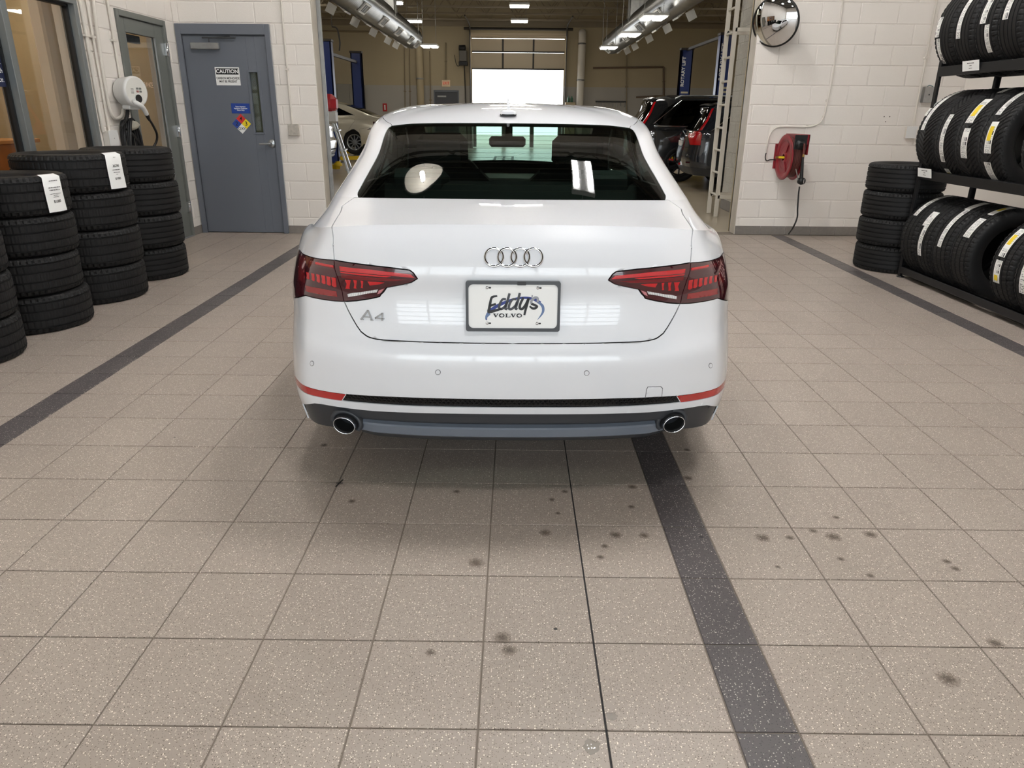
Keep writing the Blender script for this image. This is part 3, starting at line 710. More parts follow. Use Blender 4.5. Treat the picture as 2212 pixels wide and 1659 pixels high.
TPL = _A([(0, 0), (.30, .010), (.52, .045), (.665, .12), (.755, .225), (.845, .45), (.905, .80), (.921, 1.3), (.921, 2.3), (.918, 3.2), (.905, 3.85), (.845, 4.3), (.66, 4.53), (.35, 4.67), (0, 4.70)])
FRN = np.clip((TPL[:, 1]-2.3)/2.4, 0, 1); RER = np.clip((1.1-TPL[:, 1])/1.1, 0, 1)
def ring(y0, W, zr, zs, zf, yf=0., sq=0.):
    P = np.zeros((15, 3)); P[:, 0] = TPL[:, 0]*W/.921; P[3:6, 0] += sq*np.array([.02, .045, .035])
    P[:, 1] = TPL[:, 1]+y0*np.clip(1-TPL[:, 1], 0, 1)+yf*FRN; P[3:6, 1] -= sq*np.array([.02, .04, .04])
    P[:, 2] = zs+(zr-zs)*RER**.7+(zf-zs)*FRN**1.5; return P
RINGS = [ring(.115, .875, .245, .19, .20, -.06, 1.2), ring(.035, .905, .385, .33, .33, -.01, .95), ring(.005, .917, .50, .47, .46, .0, .62), ring(.000, .921, .600, .57, .56, -.01, .32),
 ring(.030, .917, .645, .63, .62, -.03, .36), ring(.070, .912, .79, .73, .68, -.05, .35), ring(.060, .905, .865, .81, .72, -.06, .0), ring(.095, .885, .955, .87, .745, -.07, -.35),
 _A([(0, .135, 1.020), (.30, .147, 1.017), (.50, .18, 1.008), (.64, .25, .990), (.715, .37, .972), (.775, .56, .953), (.835, .9, .935), (.87, 1.3, .925), (.875, 2.3, .905), (.875, 3.1, .885), (.87, 3.8, .86), (.80, 4.22, .81), (.62, 4.44, .785), (.33, 4.56, .775), (0, 4.60, .775)]),
 _A([(0, .32, 1.043), (.30, .335, 1.041), (.48, .365, 1.036), (.61, .43, 1.025), (.695, .53, 1.012), (.76, .73, .995), (.81, 1.05, .978), (.83, 1.45, .962), (.845, 2.3, .945), (.84, 3.05, .93), (.79, 3.6, .915), (.70, 3.92, .905), (.53, 4.07, .905), (.29, 4.15, .905), (0, 4.18, .905)]),
 _A([(0, .51, 1.062), (.30, .52, 1.062), (.49, .545, 1.060), (.605, .59, 1.056), (.68, .69, 1.047), (.745, .88, 1.030), (.78, 1.2, 1.012), (.788, 1.6, .995), (.785, 2.3, .975), (.775, 2.95, .965), (.735, 3.35, .965), (.62, 3.60, .975), (.45, 3.71, .99), (.25, 3.77, 1.00), (0, 3.79, 1.005)])*_A([1.02, 1, 1]),
 _A([(0, .90, 1.205), (.27, .905, 1.205), (.45, .92, 1.200), (.56, .955, 1.190), (.62, 1.04, 1.188), (.672, 1.22, 1.190), (.70, 1.48, 1.190), (.708, 1.8, 1.185), (.708, 2.35, 1.175), (.70, 2.85, 1.165), (.665, 3.1, 1.16), (.565, 3.27, 1.165), (.42, 3.34, 1.175), (.23, 3.385, 1.18), (0, 3.40, 1.185)])*_A([1.035, 1, 1]),
 _A([(0, 1.29, 1.326), (.25, 1.295, 1.325), (.41, 1.305, 1.321), (.505, 1.325, 1.314), (.555, 1.40, 1.317), (.588, 1.56, 1.333), (.605, 1.78, 1.347), (.615, 2.05, 1.355), (.615, 2.4, 1.355), (.603, 2.7, 1.342), (.575, 2.84, 1.33), (.50, 2.92, 1.332), (.38, 2.955, 1.345), (.2, 2.975, 1.355), (0, 2.98, 1.36)])*_A([1.125, 1, 1]),
 _A([(0, 1.48, 1.376), (.22, 1.485, 1.372), (.37, 1.495, 1.364), (.455, 1.53, 1.360), (.50, 1.60, 1.366), (.525, 1.72, 1.376), (.538, 1.88, 1.385), (.543, 2.08, 1.388), (.543, 2.35, 1.388), (.53, 2.55, 1.382), (.50, 2.67, 1.376), (.43, 2.73, 1.376), (.33, 2.76, 1.382), (.18, 2.775, 1.389), (0, 2.78, 1.392)])*_A([1.12, 1, 1]),
 _A([(0, 1.85, 1.420), (.11, 1.85, 1.419), (.19, 1.86, 1.417), (.235, 1.88, 1.415), (.26, 1.91, 1.4155), (.275, 1.96, 1.416), (.282, 2.02, 1.417), (.285, 2.10, 1.418), (.285, 2.2, 1.418), (.28, 2.28, 1.417), (.265, 2.34, 1.416), (.23, 2.37, 1.417), (.17, 2.38, 1.419), (.09, 2.39, 1.421), (0, 2.39, 1.422)])*_A([1.05, 1, 1]),
 _A([(0, 2.04, 1.4235), (.02, 2.045, 1.4235), (.03, 2.05, 1.4235), (.034, 2.06, 1.4235), (.036, 2.07, 1.4235), (.037, 2.08, 1.4235), (.037, 2.09, 1.4235), (.037, 2.10, 1.4235), (.037, 2.11, 1.4235), (.037, 2.12, 1.4235), (.036, 2.13, 1.4235), (.034, 2.14, 1.4235), (.03, 2.15, 1.4235), (.02, 2.155, 1.4235), (0, 2.16, 1.4235)])*_A([.06, 1, 1])]
LO = Loft(RINGS, (8, 10))
CO = np.array([.0716, 1.0, 0.]); CYAW = math.radians(.9)
def car_world(P): return np.stack([P[:, 0]*math.cos(CYAW)-P[:, 1]*math.sin(CYAW), P[:, 0]*math.sin(CYAW)+P[:, 1]*math.cos(CYAW), P[:, 2]], 1)+CO
def to_px(P):
    d = car_world(P)-CAM; z = d@CF; return np.stack([1106+FPX*(d@CR)/z, 829.5-FPX*(d@CU)/z], 1)
_gs, _gt = np.meshgrid(-np.linspace(0, 5.6, 113), np.linspace(0, 13, 261)); _gs = _gs.ravel(); _gt = _gt.ravel(); _gp = to_px(LO(_gs, _gt))
_gn = LO.nor(_gs, _gt); _gw = LO(_gs, _gt)
def sts(pts, t0=0, t1=13.):
    "left-half photo pixels -> (s, t) on the car surface (Newton, all points at once)"
    A = np.array(pts, float); m = np.where((_gt >= t0) & (_gt <= t1))[0]; G = _gp[m]
    k = np.array([m[((G-a)**2).sum(1).argmin()] for a in A]); s, t = _gs[k].copy(), _gt[k].copy(); n = len(A); e = 1e-3
    for _ in range(15):
        p = to_px(LO(np.concatenate([s, s+e, s]), np.concatenate([t, t, t+e]))).reshape(3, n, 2); r = A-p[0]; a, b = (p[1]-p[0])/e, (p[2]-p[0])/e
        aa, bb, ab = (a*a).sum(1)+.5, (b*b).sum(1)+.5, (a*b).sum(1); ar, br = (a*r).sum(1), (b*r).sum(1); D = aa*bb-ab*ab
        s = np.clip(s+np.clip((ar*bb-br*ab)/D, -.15, .15), -5.9, 0); t = np.clip(t+np.clip((br*aa-ar*ab)/D, -.15, .15), t0, t1)
    return [(float(x), float(y)) for x, y in zip(s, t)]
def st(px, py, t0=0, t1=13.): return sts([(px, py)], t0, t1)[0]
# ================================================================= the white sedan
car = thing('sedan', 'white four-door sedan parked with its rear toward the camera', 'car', tuple(CO), (0, 0, CYAW))
# outlines traced from the photograph (left half), carried onto the body surface
gap_top = sts([(739, 445), (727, 470)], 8.02, 10)+[(-3.05+.0, 8.0)]
k8 = st(717, 498, 7, 9)
lamp_gap = sts([(722, 562), (730, 600), (743, 651)], 3.8, 7.9)
gap_low = sts([(752, 671), (760.6, 687), (770, 703), (779, 716), (789, 724), (800, 729.6), (812, 732.5), (827, 734.5)], 3.2, 6.5)
sg, tg_ = gap_low[-1]
lid = [(0, 10.0), (-2.0, 10.0), (-2.95, 10.0)]+[st(739, 445, 8.02, 10), st(728, 470, 8.02, 10), (k8[0], 8.0), st(719, 530, 6, 8)]+lamp_gap+gap_low+[(sg*.66, tg_-.02), (sg*.33, tg_-.03), (0, tg_-.035)]
la_o = sts([(648, 541), (655, 549), (672, 555.5), (700, 560.5), (722, 562), (730, 600), (743, 651), (720, 650), (690, 645.5), (660, 638), (645, 631), (638, 620)], 3.8, 7.9)
la_i = sts([(722, 562), (780, 571), (840, 578), (885, 584), (893, 590), (901.5, 602), (888, 610), (870, 614.5), (835, 621), (828, 631), (820, 640.5), (800, 645), (770, 649.5), (743, 651), (730, 600)], 3.8, 7.9)
# outer lamp wraps forward along the side
so = [la_o[0], la_o[-1]]
la_o = [(-4.95, 6.30)]+la_o+[(-4.95, 4.72)]
refl = [(-4.95, 1.36), (-4.3, 1.40), (-3.6, 1.39)]+sts([(690, 843.5), (715, 848), (747, 852), (738, 865.5), (700, 859.5)], 0, 3)+[(-3.6, 1.14), (-4.3, 1.17), (-4.95, 1.24)]
strip = sts([(748, 852), (800, 855.5), (880, 859), (960, 861.5), (1040, 863)], 0, 3); e0 = strip[-1]
strip_l = sts([(739, 865.5), (800, 871.5), (880, 876.5), (960, 879), (1040, 880)], 0, 3); e1 = strip_l[-1]
strip = strip+[(0, e0[1]), (0, e1[1])]+strip_l[::-1]
dtop = sts([(664, 874), (680, 872), (700, 874.5), (740, 881), (806, 888.5), (880, 892), (960, 894), (1040, 895)], 0, 2); d0 = dtop[-1]
diff = [(-4.3, .05), (-4.28, .55)]+dtop+[(0, d0[1]), (0, 0), (-4.3, 0)]
rglass = [(0, 10.0), (-2.0, 10.0), (-2.8, 10.0), (-2.95, 10.10)]+[(-2.98, 10.5), (-2.97, 11.0), (-2.96, 11.5), (-2.95, 11.86), (-2.85, 11.94), (-2.0, 11.98), (0, 11.99)]
# side glass and doors (in body coordinates)
sg1 = [(-5.35, 10.16), (-7.72, 10.12), (-7.72, 11.8), (-6.3, 11.82), (-5.75, 11.5)]
sg2 = [(-7.84, 10.12), (-9.9, 10.12), (-9.6, 11.0), (-9.1, 11.8), (-7.84, 11.8)]
wsc = [(-11.0, 10.06), (-12.5, 10.06), (-14, 10.06), (-14, 11.95), (-12.5, 11.95), (-11.05, 11.9)]
hood = [(-10.7, 9.75), (-12, 9.85), (-14, 9.85), (-14, 8.0), (-12, 8.0), (-11.2, 8.1)]
door_r = [(-6.75, 4.6), (-6.9, 3.5), (-7.12, 1.2), (-7.78, 1.15), (-7.78, 9.97), (-5.9, 9.97), (-6.3, 8)]
door_f = [(-7.78, 1.15), (-9.35, 1.2), (-9.5, 3), (-9.55, 8), (-9.8, 9.97), (-7.78, 9.97)]
def arch(sc, tc, ss, tt): return [(sc+ss*math.cos(a), max(0, tt*math.sin(a))) for a in np.linspace(0, math.pi, 15)]
ar = arch(-6.55, 0, .52, 4.4); af = arch(-10.02, 0, .5, 4.5)
roof = [(0, 11.99), (-2.0, 11.98), (-2.85, 11.94), (-3.15, 12.1), (-4, 12.25), (-6, 12.3), (-9, 12.3), (-10.4, 12.2), (-11.2, 11.97), (-14, 11.97), (-14, 15), (0, 15)]
lm = la_o[-2]
bump = [(0, tg_-.035), (sg*.33, tg_-.03), (sg*.66, tg_-.02)]+gap_low[::-1]+[lamp_gap[-1]]+[la_o[i] for i in range(7, len(la_o))]+[(-5.5, 4.66), (-6.1, 4.4), (-6.1, 0), (0, 0)]
regs = [('lamp_o', la_o), ('lamp_i', la_i), ('refl', refl), ('strip', strip), ('diff', diff), ('arch', ar), ('archf', af), ('rglass', rglass), ('sg1', sg1), ('sg2', sg2), ('wsc', wsc), ('lid', lid), ('roof', roof), ('cowl', [(-10.7, 9.75), (-12, 9.85), (-14, 9.85), (-14, 10.06), (-11.0, 10.06), (-10.5, 10.06)]), ('hood', hood), ('door_r', door_r), ('door_f', door_f), ('bump', bump),
        ('fbump', [(-10.45, 0), (-10.45, 5.2), (-11.2, 8.0), (-14, 8.0), (-14, 0)]), ('fender', [(-9.5, 0), (-9.5, 8), (-9.8, 9.97), (-14, 9.97), (-14, 0)]), ('quarter', [(0, 0), (-10.9, 0), (-10.9, 15), (0, 15)])]
sgr = sorted(set([-round(x, 3) for x in np.concatenate([np.arange(0, 6.01, .08), np.arange(6.2, 14.01, .2)])]), reverse=True)
sgr[-1] = -14.0
tgr = sorted(set([round(x, 3) for x in np.concatenate([np.arange(0, 8.0, .11), [8.0], np.arange(8.12, 10, .12), [10.0], np.arange(10.14, 15.01, .14), [15.0]])]))
ST, FT, LB = body_panels(LO, regs, sgr, tgr, (8.0, 10.0))
RI = {n: i for i, (n, _) in enumerate(regs)}
def pan(name, keys, m, weld=False, parent=car, label=None, **kw):
    ids = [RI[k] for k in keys]; out = []
    for sd in ((-1,) if weld else (-1, 1)):
        me = panel_mesh(LO, ST, FT, LB, ids, mirror='weld' if weld else None, side=sd, creases=(8.0, 10.0), name=name, **kw)
        o = mobj(name, me, m, parent, label=label); out.append(o)
    return out
lid_o = pan('trunk_lid', ['lid'], M_paint, True, gap=.0026)[0]
bum_o = pan('rear_bumper', ['bump'], M_paint, True)[0]
pan('roof', ['roof'], M_paint, True, gap=.0008); pan('hood', ['hood'], M_paint, True); pan('cowl', ['cowl'], M_trim, True, gap=0); pan('front_bumper', ['fbump'], M_paint, True)
qp = pan('quarter_panel', ['quarter'], M_paint); pan('rear_door', ['door_r'], M_paint); pan('front_door', ['door_f'], M_paint); pan('front_fender', ['fender'], M_paint)
pan('rear_window', ['rglass'], M_rglass, True, gap=.001, rim=.004); pan('windscreen', ['wsc'], M_wglass, True, gap=.001, rim=.004)
pan('side_window', ['sg1'], M_sglass, gap=.001, rim=.004); pan('side_window', ['sg2'], M_sglass, gap=.001, rim=.004)
lo_o = pan('outer_tail_lamp', ['lamp_o'], M_tail_dark, label='dark red outer tail lamp', gap=.0015, off=.001); lo_i = pan('inner_tail_lamp', ['lamp_i'], M_tail_dark, label='dark red inner tail lamp', gap=.0015, off=.001)
pan('bumper_reflector', ['refl'], M_reflex, label='red bumper reflector', gap=.0006)
strip_o = pan('lower_grille', ['strip'], M_trim, True, off=-.006, gap=.0, rim=.0, label='black honeycomb strip')[0]
dif_o = pan('diffuser', ['diff'], M_difdark, True, off=-.008, gap=.001, label='dark grey diffuser')[0]
# inner black shell behind the shut lines, with the glass left open
notglass = [i for n, i in RI.items() if n not in ('rglass', 'sg1', 'sg2', 'wsc', 'arch', 'archf')]
mobj('inner_shell', panel_mesh(LO, ST, FT, LB, notglass, mirror='weld', off=-.016, gap=0, rim=0, name='inner_shell'), M_void, car)
b = MB().box(-.74, .74, .55, 4.3, .20, .24)
for x in (-.62, .62): b.box(min(x, x*1.0)-.16, x+.16, .6, 1.45, .24, .72)
b.obj('underbody', M_void, car)
# surface patches from photo outlines
def patch(pxs, off, name, m, parent, t0=3.8, t1=7.9, both=True, d=.05, pts=None):
    poly = pts or sts(pxs, t0, t1); q = dens(poly, d); A = np.array(q); lo_, hi_ = A.min(0), A.max(0)
    g = np.array([(s, t) for s in np.arange(lo_[0], hi_[0], d) for t in np.arange(lo_[1], hi_[1], d)]) if d else np.zeros((0, 2))
    g = g[inpoly(g, poly)] if len(g) else g
    if len(g): g = g[np.abs(g[:, None]-A[None]).max(2).min(1) > d*.4]
    n = len(q); V, E, F, _, _, _ = delaunay_2d_cdt([Vector(p) for p in q]+[Vector(p) for p in g], [(i, (i+1) % n) for i in range(n)], [], 0, 1e-5)
    sv = np.array([tuple(v) for v in V]); F = np.array([f for f in F if len(f) == 3]); F = F[inpoly(sv[F].mean(1), poly)]
    P = LO(sv[:, 0], sv[:, 1]); N = LO.nor(sv[:, 0], sv[:, 1]); N[np.einsum('ij,ij->i', N, P-np.array([0, 2, .6])) < 0] *= -1
    outs = []
    top = P+N*off; nb = len(sv)
    he = {}
    for f in F:
        for a, bb in ((f[0], f[1]), (f[1], f[2]), (f[2], f[0])): he[(a, bb)] = 1
    bd = [(a, bb) for a, bb in he if (bb, a) not in he]; low = P-N*.001
    for k, sd in enumerate((-1, 1) if both else (-1,)):
        mb = MB(); vs = np.concatenate([top, low])
        if sd > 0: vs = vs*np.array([-1, 1, 1])
        mb.add(vs, [tuple(f) for f in F], True); mb.add(vs, [(a, bb, bb+nb, a+nb) for a, bb in bd])
        outs.append(mb.obj(name, m, parent[k] if isinstance(parent, list) else parent))
    return outs
def lp(pts): return [(630+.1311*x, 520+.1311*y) for x, y in pts]
patch(lp([(792, 422), (1300, 475), (1900, 545), (1965, 555), (2025, 610), (1690, 580), (1200, 535), (800, 495)]), .0022, 'light_bar', M_tail_red, lo_i)
patch(lp([(800, 508), (1200, 545), (1640, 588), (1560, 600), (1200, 575), (815, 530)]), .0018, 'light_bar', M_tail_red, lo_i)
patch(lp([(815, 545), (1500, 615), (1900, 640), (1700, 665), (1200, 650), (825, 610)]), .0015, 'lens_band', M_tail_mid, lo_i)
for x, w, y0, y1 in ((930, 48, 640, 792), (1050, 30, 645, 785), (1162, 22, 652, 778)): patch(lp([(x-w, y0), (x+w, y0+8), (x+w*.55, y1-25), (x+w*.7, y1), (x-w*.8, y1-5), (x-w*.4, y0+70)]), .0022, 'light_fin', M_tail_red, lo_i, d=.03)
patch(lp([(1255, 668), (1400, 675), (1530, 688), (1460, 712), (1290, 735)]), .0022, 'light_wedge', M_tail_red, lo_i, d=.03)
patch(lp([(925, 878), (1150, 845), (1425, 800), (1405, 848), (1150, 892), (935, 928)]), .0025, 'reverse_lens', M_clear, lo_i, d=.03)
patch(lp([(1440, 815), (1530, 785), (1470, 860), (1415, 880)]), .002, 'reverse_corner', mat('pink_lens', (.55, .22, .24), .15, coat=1.), lo_i, d=.03)
for k in range(16):
    x = 950+28*k; y = 875-4.6*k; patch(lp([(x, y+2), (x+9, y), (x+13, y+42), (x+4, y+44)]), .0034, 'lens_rib', MATS['white_plastic'], lo_i, d=.05)
patch(lp([(250, 310), (430, 350), (690, 405), (695, 460), (480, 415), (260, 365)]), .002, 'light_bar', M_tail_mid, lo_o); patch(lp([(400, 350), (690, 408), (693, 440), (400, 385)]), .0026, 'light_bar', M_tail_red, lo_o, d=.03)
for k in range(6):
    x = 245+83*k; y = 515+17*k; patch(lp([(x, y), (x+45+5*k, y+12), (x+52+6*k, y+118+8*k), (x+35+3*k, y+125+8*k), (x+8, y+105+6*k), (x+12, y+60)]), .0022, 'light_fin', M_tail_red, lo_o, d=.03)
patch(lp([(235, 735), (480, 785), (740, 835), (755, 922), (480, 885), (232, 830)]), .002, 'reflector', mat('tail_reflector', (.28, .004, .008), .15, coat=1., bump=(900, .3)), lo_o)
patch(lp([(150, 250), (230, 290), (225, 700), (120, 640), (110, 480)]), .0012, 'lens_band', M_tail_mid, lo_o)
# sensors, tow eye cover
def circle_px(x, y, r, n=20): return [(x+r*math.cos(2*math.pi*k/n), y+r*math.sin(2*math.pi*k/n)*.98) for k in range(n)]
M_seam = mat('seam_grey', lin(92, 94, 98), .6)
for x, y, rx, ry in ((946, 804, 6.0, 5.8), (674, 785, 4.2, 5.8)):
    ring_ = [(x+rx*math.cos(a), y+ry*math.sin(a)) for a in np.linspace(0, 2*math.pi, 20, endpoint=False)]
    so_ = patch(ring_, .0006, 'parking_sensor', M_seam, [bum_o, bum_o], 0, 4, d=.03)
    patch([(x+(a-x)*.8, y+(c-y)*.8) for a, c in ring_], .0012, 'sensor_face', M_paint, so_, 0, 4, d=.03)
def mx(pts): return [(2*1101.5-x, y) for x, y in pts]
def tow(pts, off, m, nm, par):
    o = patch(mx(pts), off, nm, m, par, 0, 4, both=False, d=.05)[0]; me = o.data; me.transform(Matrix.Diagonal((-1, 1, 1, 1))); me.flip_normals(); return o
tc_ = tow([(1386, 855), (1388, 838), (1391, 832), (1420, 831), (1424.5, 835), (1423, 853)], .0005, M_seam, 'tow_eye_cover', bum_o)
tow([(1387.3, 855), (1389.2, 838.5), (1392, 833.2), (1419, 832.2), (1423.2, 836), (1421.7, 853)], .001, M_paint, 'cover_face', tc_)
# honeycomb in the strip
ss = np.linspace(-3.0, 3.0, 400); tm = np.array([(np.interp(-abs(s), [p[0] for p in sorted(sts([(745, 858), (800, 863.5), (880, 868), (960, 870.5), (1040, 871.5)], 0, 3))+[(0, (e0[1]+e1[1])/2)]], [p[1] for p in sorted(sts([(745, 858), (800, 863.5), (880, 868), (960, 870.5), (1040, 871.5)], 0, 3))+[(0, (e0[1]+e1[1])/2)]])) for s in ss])
Pm = LO(ss, tm); al = np.concatenate([[0], np.cumsum(np.linalg.norm(np.diff(Pm, axis=0), axis=1))]); al -= al[200]
hb = MB(); hw, hh = .0165, .0105
dz_dt = abs(float((LO([-.5], [1.6])-LO([-.5], [1.2]))[0, 2]))/.4
def hp(a, v):
    s = np.interp(a, al, ss); t = np.interp(s, ss, tm)+v/dz_dt; p = LO([s], [t])[0]; n = LO.nor([s], [t])[0]
    if n[1] > 0: n = -n
    return p, n
amax = al[-1]-.012
for r in range(3):
    v0 = (r-1)*hh*.92
    c = -int(amax/hw)*hw+(hw/2 if r % 2 else 0)
    while c < amax:
        if abs(c) < amax-.01-(r-1)*.003:
            pts = [(c-hw*.5, v0), (c-hw*.28, v0+hh*.5), (c+hw*.28, v0+hh*.5), (c+hw*.5, v0)]
            for i in range(3):
                (p, n), (q, n2) = hp(*pts[i]), hp(*pts[i+1]); w = np.array([0, 0, .0011]) if i == 1 else np.array([.0009, 0, .0006])
                hb.add([p-w-n*.004, q-w-n*.004, q+w-n*.0, p+w-n*.0, p-w-n*.0005, q-w-n*.0005], [(4, 5, 2, 3), (0, 1, 5, 4)])
        c += hw
hb.obj('honeycomb', M_black, strip_o)
# diffuser blade between the pipes: section (t on body, push out) swept across
def sweep(rows, s0, name, m, parent, n=60, ends=True):
    vs = []
    for s in np.linspace(-s0, s0, n+1):
        e = min(1, (s0-abs(s))/.35)
        for t, o, te, oe in rows:
            tt = te+(t-te)*e; oo = oe+(o-oe)*e; p = LO([s], [tt])[0]; q = LO.nor([s], [tt])[0]; q[2] *= .3; q = q/np.linalg.norm(q); q = -q if q[1] > 0 else q
            vs.append(p+q*oo)
    k = len(rows); mb = MB()
    for j in range(k-1): mb.add([v for i in range(n+1) for v in (vs[i*k+j], vs[i*k+j+1])], [(2*i, 2*i+2, 2*i+3, 2*i+1) for i in range(n)], True)     # crisp edges between the bands
    return mb.obj(name, m, parent)
sweep([(.92, -.004, .85, -.004), (.80, .000, .76, -.002), (.66, .007, .66, .0), (.625, .008, .62, .0), (.605, -.004, .60, -.004), (.48, -.010, .55, -.008)], 2.46, 'upper_ridge', M_difdark, dif_o)
sweep([(.50, -.012, .50, -.012), (.465, .008, .44, .0), (.43, .015, .40, .004), (.22, .026, .22, .012), (.19, .024, .19, .010), (.185, .012, .18, .0)], 2.36, 'blade', M_difsil, dif_o)
sweep([(.20, .018, .2, .006), (.16, .022, .16, .008), (-.0, .014, .02, .0), (0, -.04, 0, -.04)], 2.36, 'lower_lip', M_difdark, dif_o)
# tail pipes
def tailpipe(sgn):
    p = on(744 if sgn < 0 else 1458, 918 if sgn < 0 else 920, 1, 1.085)-CO; t = thing('exhaust_tip'); t.parent = car; t.location = (float(p[0])+.0157*.085, .085, float(p[2])); t.rotation_euler = (0, sgn*math.radians(-20), sgn*math.radians(4))
    n = 32; rx, rz = .0405, .031; o = []
    def rg(f, y): return [(rx*f*math.cos(2*math.pi*k/n), y, rz*f*math.sin(2*math.pi*k/n)) for k in range(n)]
    def band(levels, name, m, par):
        vs = [v for f, y in levels for v in rg(f, y)]; L = len(levels)
        return MB().add(vs, [(i*n+k, i*n+(k+1) % n, (i+1)*n+(k+1) % n, (i+1)*n+k) for i in range(L-1) for k in range(n)], True).obj(name, m, par)
    band([(.93, .004), (.97, -.001), (1.0, .003), (1.03, .012)], 'chrome_rim', M_chrome, t)
    band([(.95, .02), (.93, .004), (.90, .02), (.88, .16), (.05, .165)], 'pipe_bore', M_void, t)
    band([(1.03, .010), (1.10, .03), (1.12, .20)], 'pipe', mat('pipe_dark', lin(52, 52, 54), .35, .6), t)
    lv = [(1.06, .05), (1.16, .028), (1.5, .034), (1.62, .085)]; m_ = 20; vs = [(rx*f*math.cos(math.pi*(k/m_*1.24-.12)), y, rz*f*math.sin(math.pi*(k/m_*1.24-.12))) for f, y in lv for k in range(m_+1)]
    MB().add(vs, [(i*(m_+1)+k, i*(m_+1)+k+1, (i+1)*(m_+1)+k+1, (i+1)*(m_+1)+k) for i in range(3) for k in range(m_)], True).obj('pipe_shroud', M_difdark, t)
tailpipe(-1); tailpipe(1)
# emblem, badge, plate on the lid
def lid_frame(px, py, t0, t1):
    s_, t_ = st(px, py, t0, t1) if px <= 1104 else (0, 0); return s_, t_
def surf_at(x, z, t0, t1):
    "point of the centre region of the rear face with given x, z"
    s = 0.; t = (t0+t1)/2
    for _ in range(25):
        e = 1e-3; P = LO([s, s+e, s], [t, t, t+e]); J = np.array([[(P[1]-P[0])[0]/e, (P[2]-P[0])[0]/e], [(P[1]-P[0])[2]/e, (P[2]-P[0])[2]/e]])
        d = np.linalg.lstsq(J, np.array([x, z])-P[0][[0, 2]], rcond=None)[0]; s += np.clip(d[0], -.3, .3); t = np.clip(t+d[1], t0, t1)
    return LO([s], [t])[0], LO.nor([s], [t])[0]
pA = on(1109.5, 555.5, 1, 1.088)-CO; em = thing('ring_emblem', 'four interlocked chrome rings'); em.parent = car
cx_e, cz_e = float(pA[0])+.0014, float(pA[2])
for i in range(4):
    x = cx_e+(i-1.5)*.0435; P0, N0 = surf_at(x, cz_e, 6.05, 7.95); N0 = -N0 if N0[1] > 0 else N0
    Mt = Matrix.Translation(Vector(P0+N0*.0035))@Vector(N0).to_track_quat('Z', 'Y').to_matrix().to_4x4(); R_, r_ = .0303, .0040
    prof = [(R_+r_*1.1*math.cos(a), r_*.9*math.sin(a)+(.0006 if i % 2 else 0)) for a in np.linspace(0, 2*math.pi, 10, endpoint=False)]
    MB().lathe(prof, 48, Mt, closed=True).obj('ring', M_chrome, em)
# A4 badge: bars in the (x, z) plane of the lid
M_badge = mat('badge_chrome', (.42, .43, .45), .12, 1)
bd_ = thing('model_badge', 'chrome A4 badge'); bd_.parent = car
def bar(b, p, q, w=.0042, d=.003):
    p, q = np.array(p), np.array(q); u = (q-p)/np.linalg.norm(q-p); nn = np.array([-u[1], u[0]])*w/2; b.prism([tuple(p+nn), tuple(p-nn), tuple(q-nn), tuple(q+nn)], -d, .001)
P1 = on(808, 683.5, 1, 1.075)-CO; P1, N1 = surf_at(float(P1[0]), float(P1[2]), 4.05, 6); N1 = -N1 if N1[1] > 0 else N1
Mb = Matrix.Translation(Vector(P1+N1*.002))@Matrix.Rotation(math.atan2(-N1[0], -N1[1])*-1, 4, 'Z')@Matrix.Rotation(math.asin(N1[2])*-1, 4, 'X')
b = MB(); bar(b, (-.046, -.016), (-.022, .017), .0055); bar(b, (-.022, .017), (-.006, -.016), .0055); bar(b, (-.036, -.006), (-.012, -.006), .0045); bar(b, (-.047, -.0155), (-.036, -.0155), .003); bar(b, (-.012, -.0155), (-.001, -.0155), .003)
b.obj('letter_a', M_badge, bd_).matrix_local = Mb
b = MB(); bar(b, (.031, -.016), (.031, .012), .006); bar(b, (.031, .010), (.005, -.008), .0048); bar(b, (.005, -.0085), (.038, -.0085), .0048)
b.obj('digit_4', M_badge, bd_).matrix_local = Mb
# licence plate with black frame
pc = on(1108, 661.5, 1, 1.052)-CO; pl = thing('license_plate', 'white dealer plate in a black frame', 'license plate'); del pl['category']; pl.parent = car
pl.location = (float(pc[0])+.001, .046, float(pc[2])+.0015); pl.rotation_euler = (math.radians(-4), 0, 0)
def rrect(w, h, r, n=6):
    o = []
    for cx, cy, a in ((w/2-r, h/2-r, 0), (-w/2+r, h/2-r, R90), (-w/2+r, -h/2+r, 2*R90), (w/2-r, -h/2+r, 3*R90)):
        for k in range(n+1): t = a+R90*k/n; o.append((cx+r*math.cos(t), cy+r*math.sin(t)))
    return o
def frame2(outer, inner, d0, d1, name, m, par):
    n = len(outer); vs = [(x, d0, z) for x, z in outer]+[(x, d0, z) for x, z in inner]+[(x, d1, z) for x, z in outer]+[(x, d1, z) for x, z in inner]
    fs = [(i, (i+1) % n, (i+1) % n+n, i+n) for i in range(n)]+[(i, (i+1) % n, (i+1) % n+2*n, i+2*n) for i in range(n)]+[(i+n, (i+1) % n+n, (i+1) % n+3*n, i+3*n) for i in range(n)]
    return MB().add(vs, fs).obj(name, m, par)
M_pf = mat('plate_frame', lin(58, 60, 64), .35)
frame2(rrect(.316, .170, .008), rrect(.298, .148, .016), -.008, .006, 'plate_frame', M_pf, pl)
MB().prism(rrect(.306, .158, .01), -.004, .004).obj('plate', M_white, pl)
MB().prism(rrect(.03, .012, .003), -.010, .002, Matrix.Translation((.028, 0, .078))).obj('camera_pod', M_black, pl)
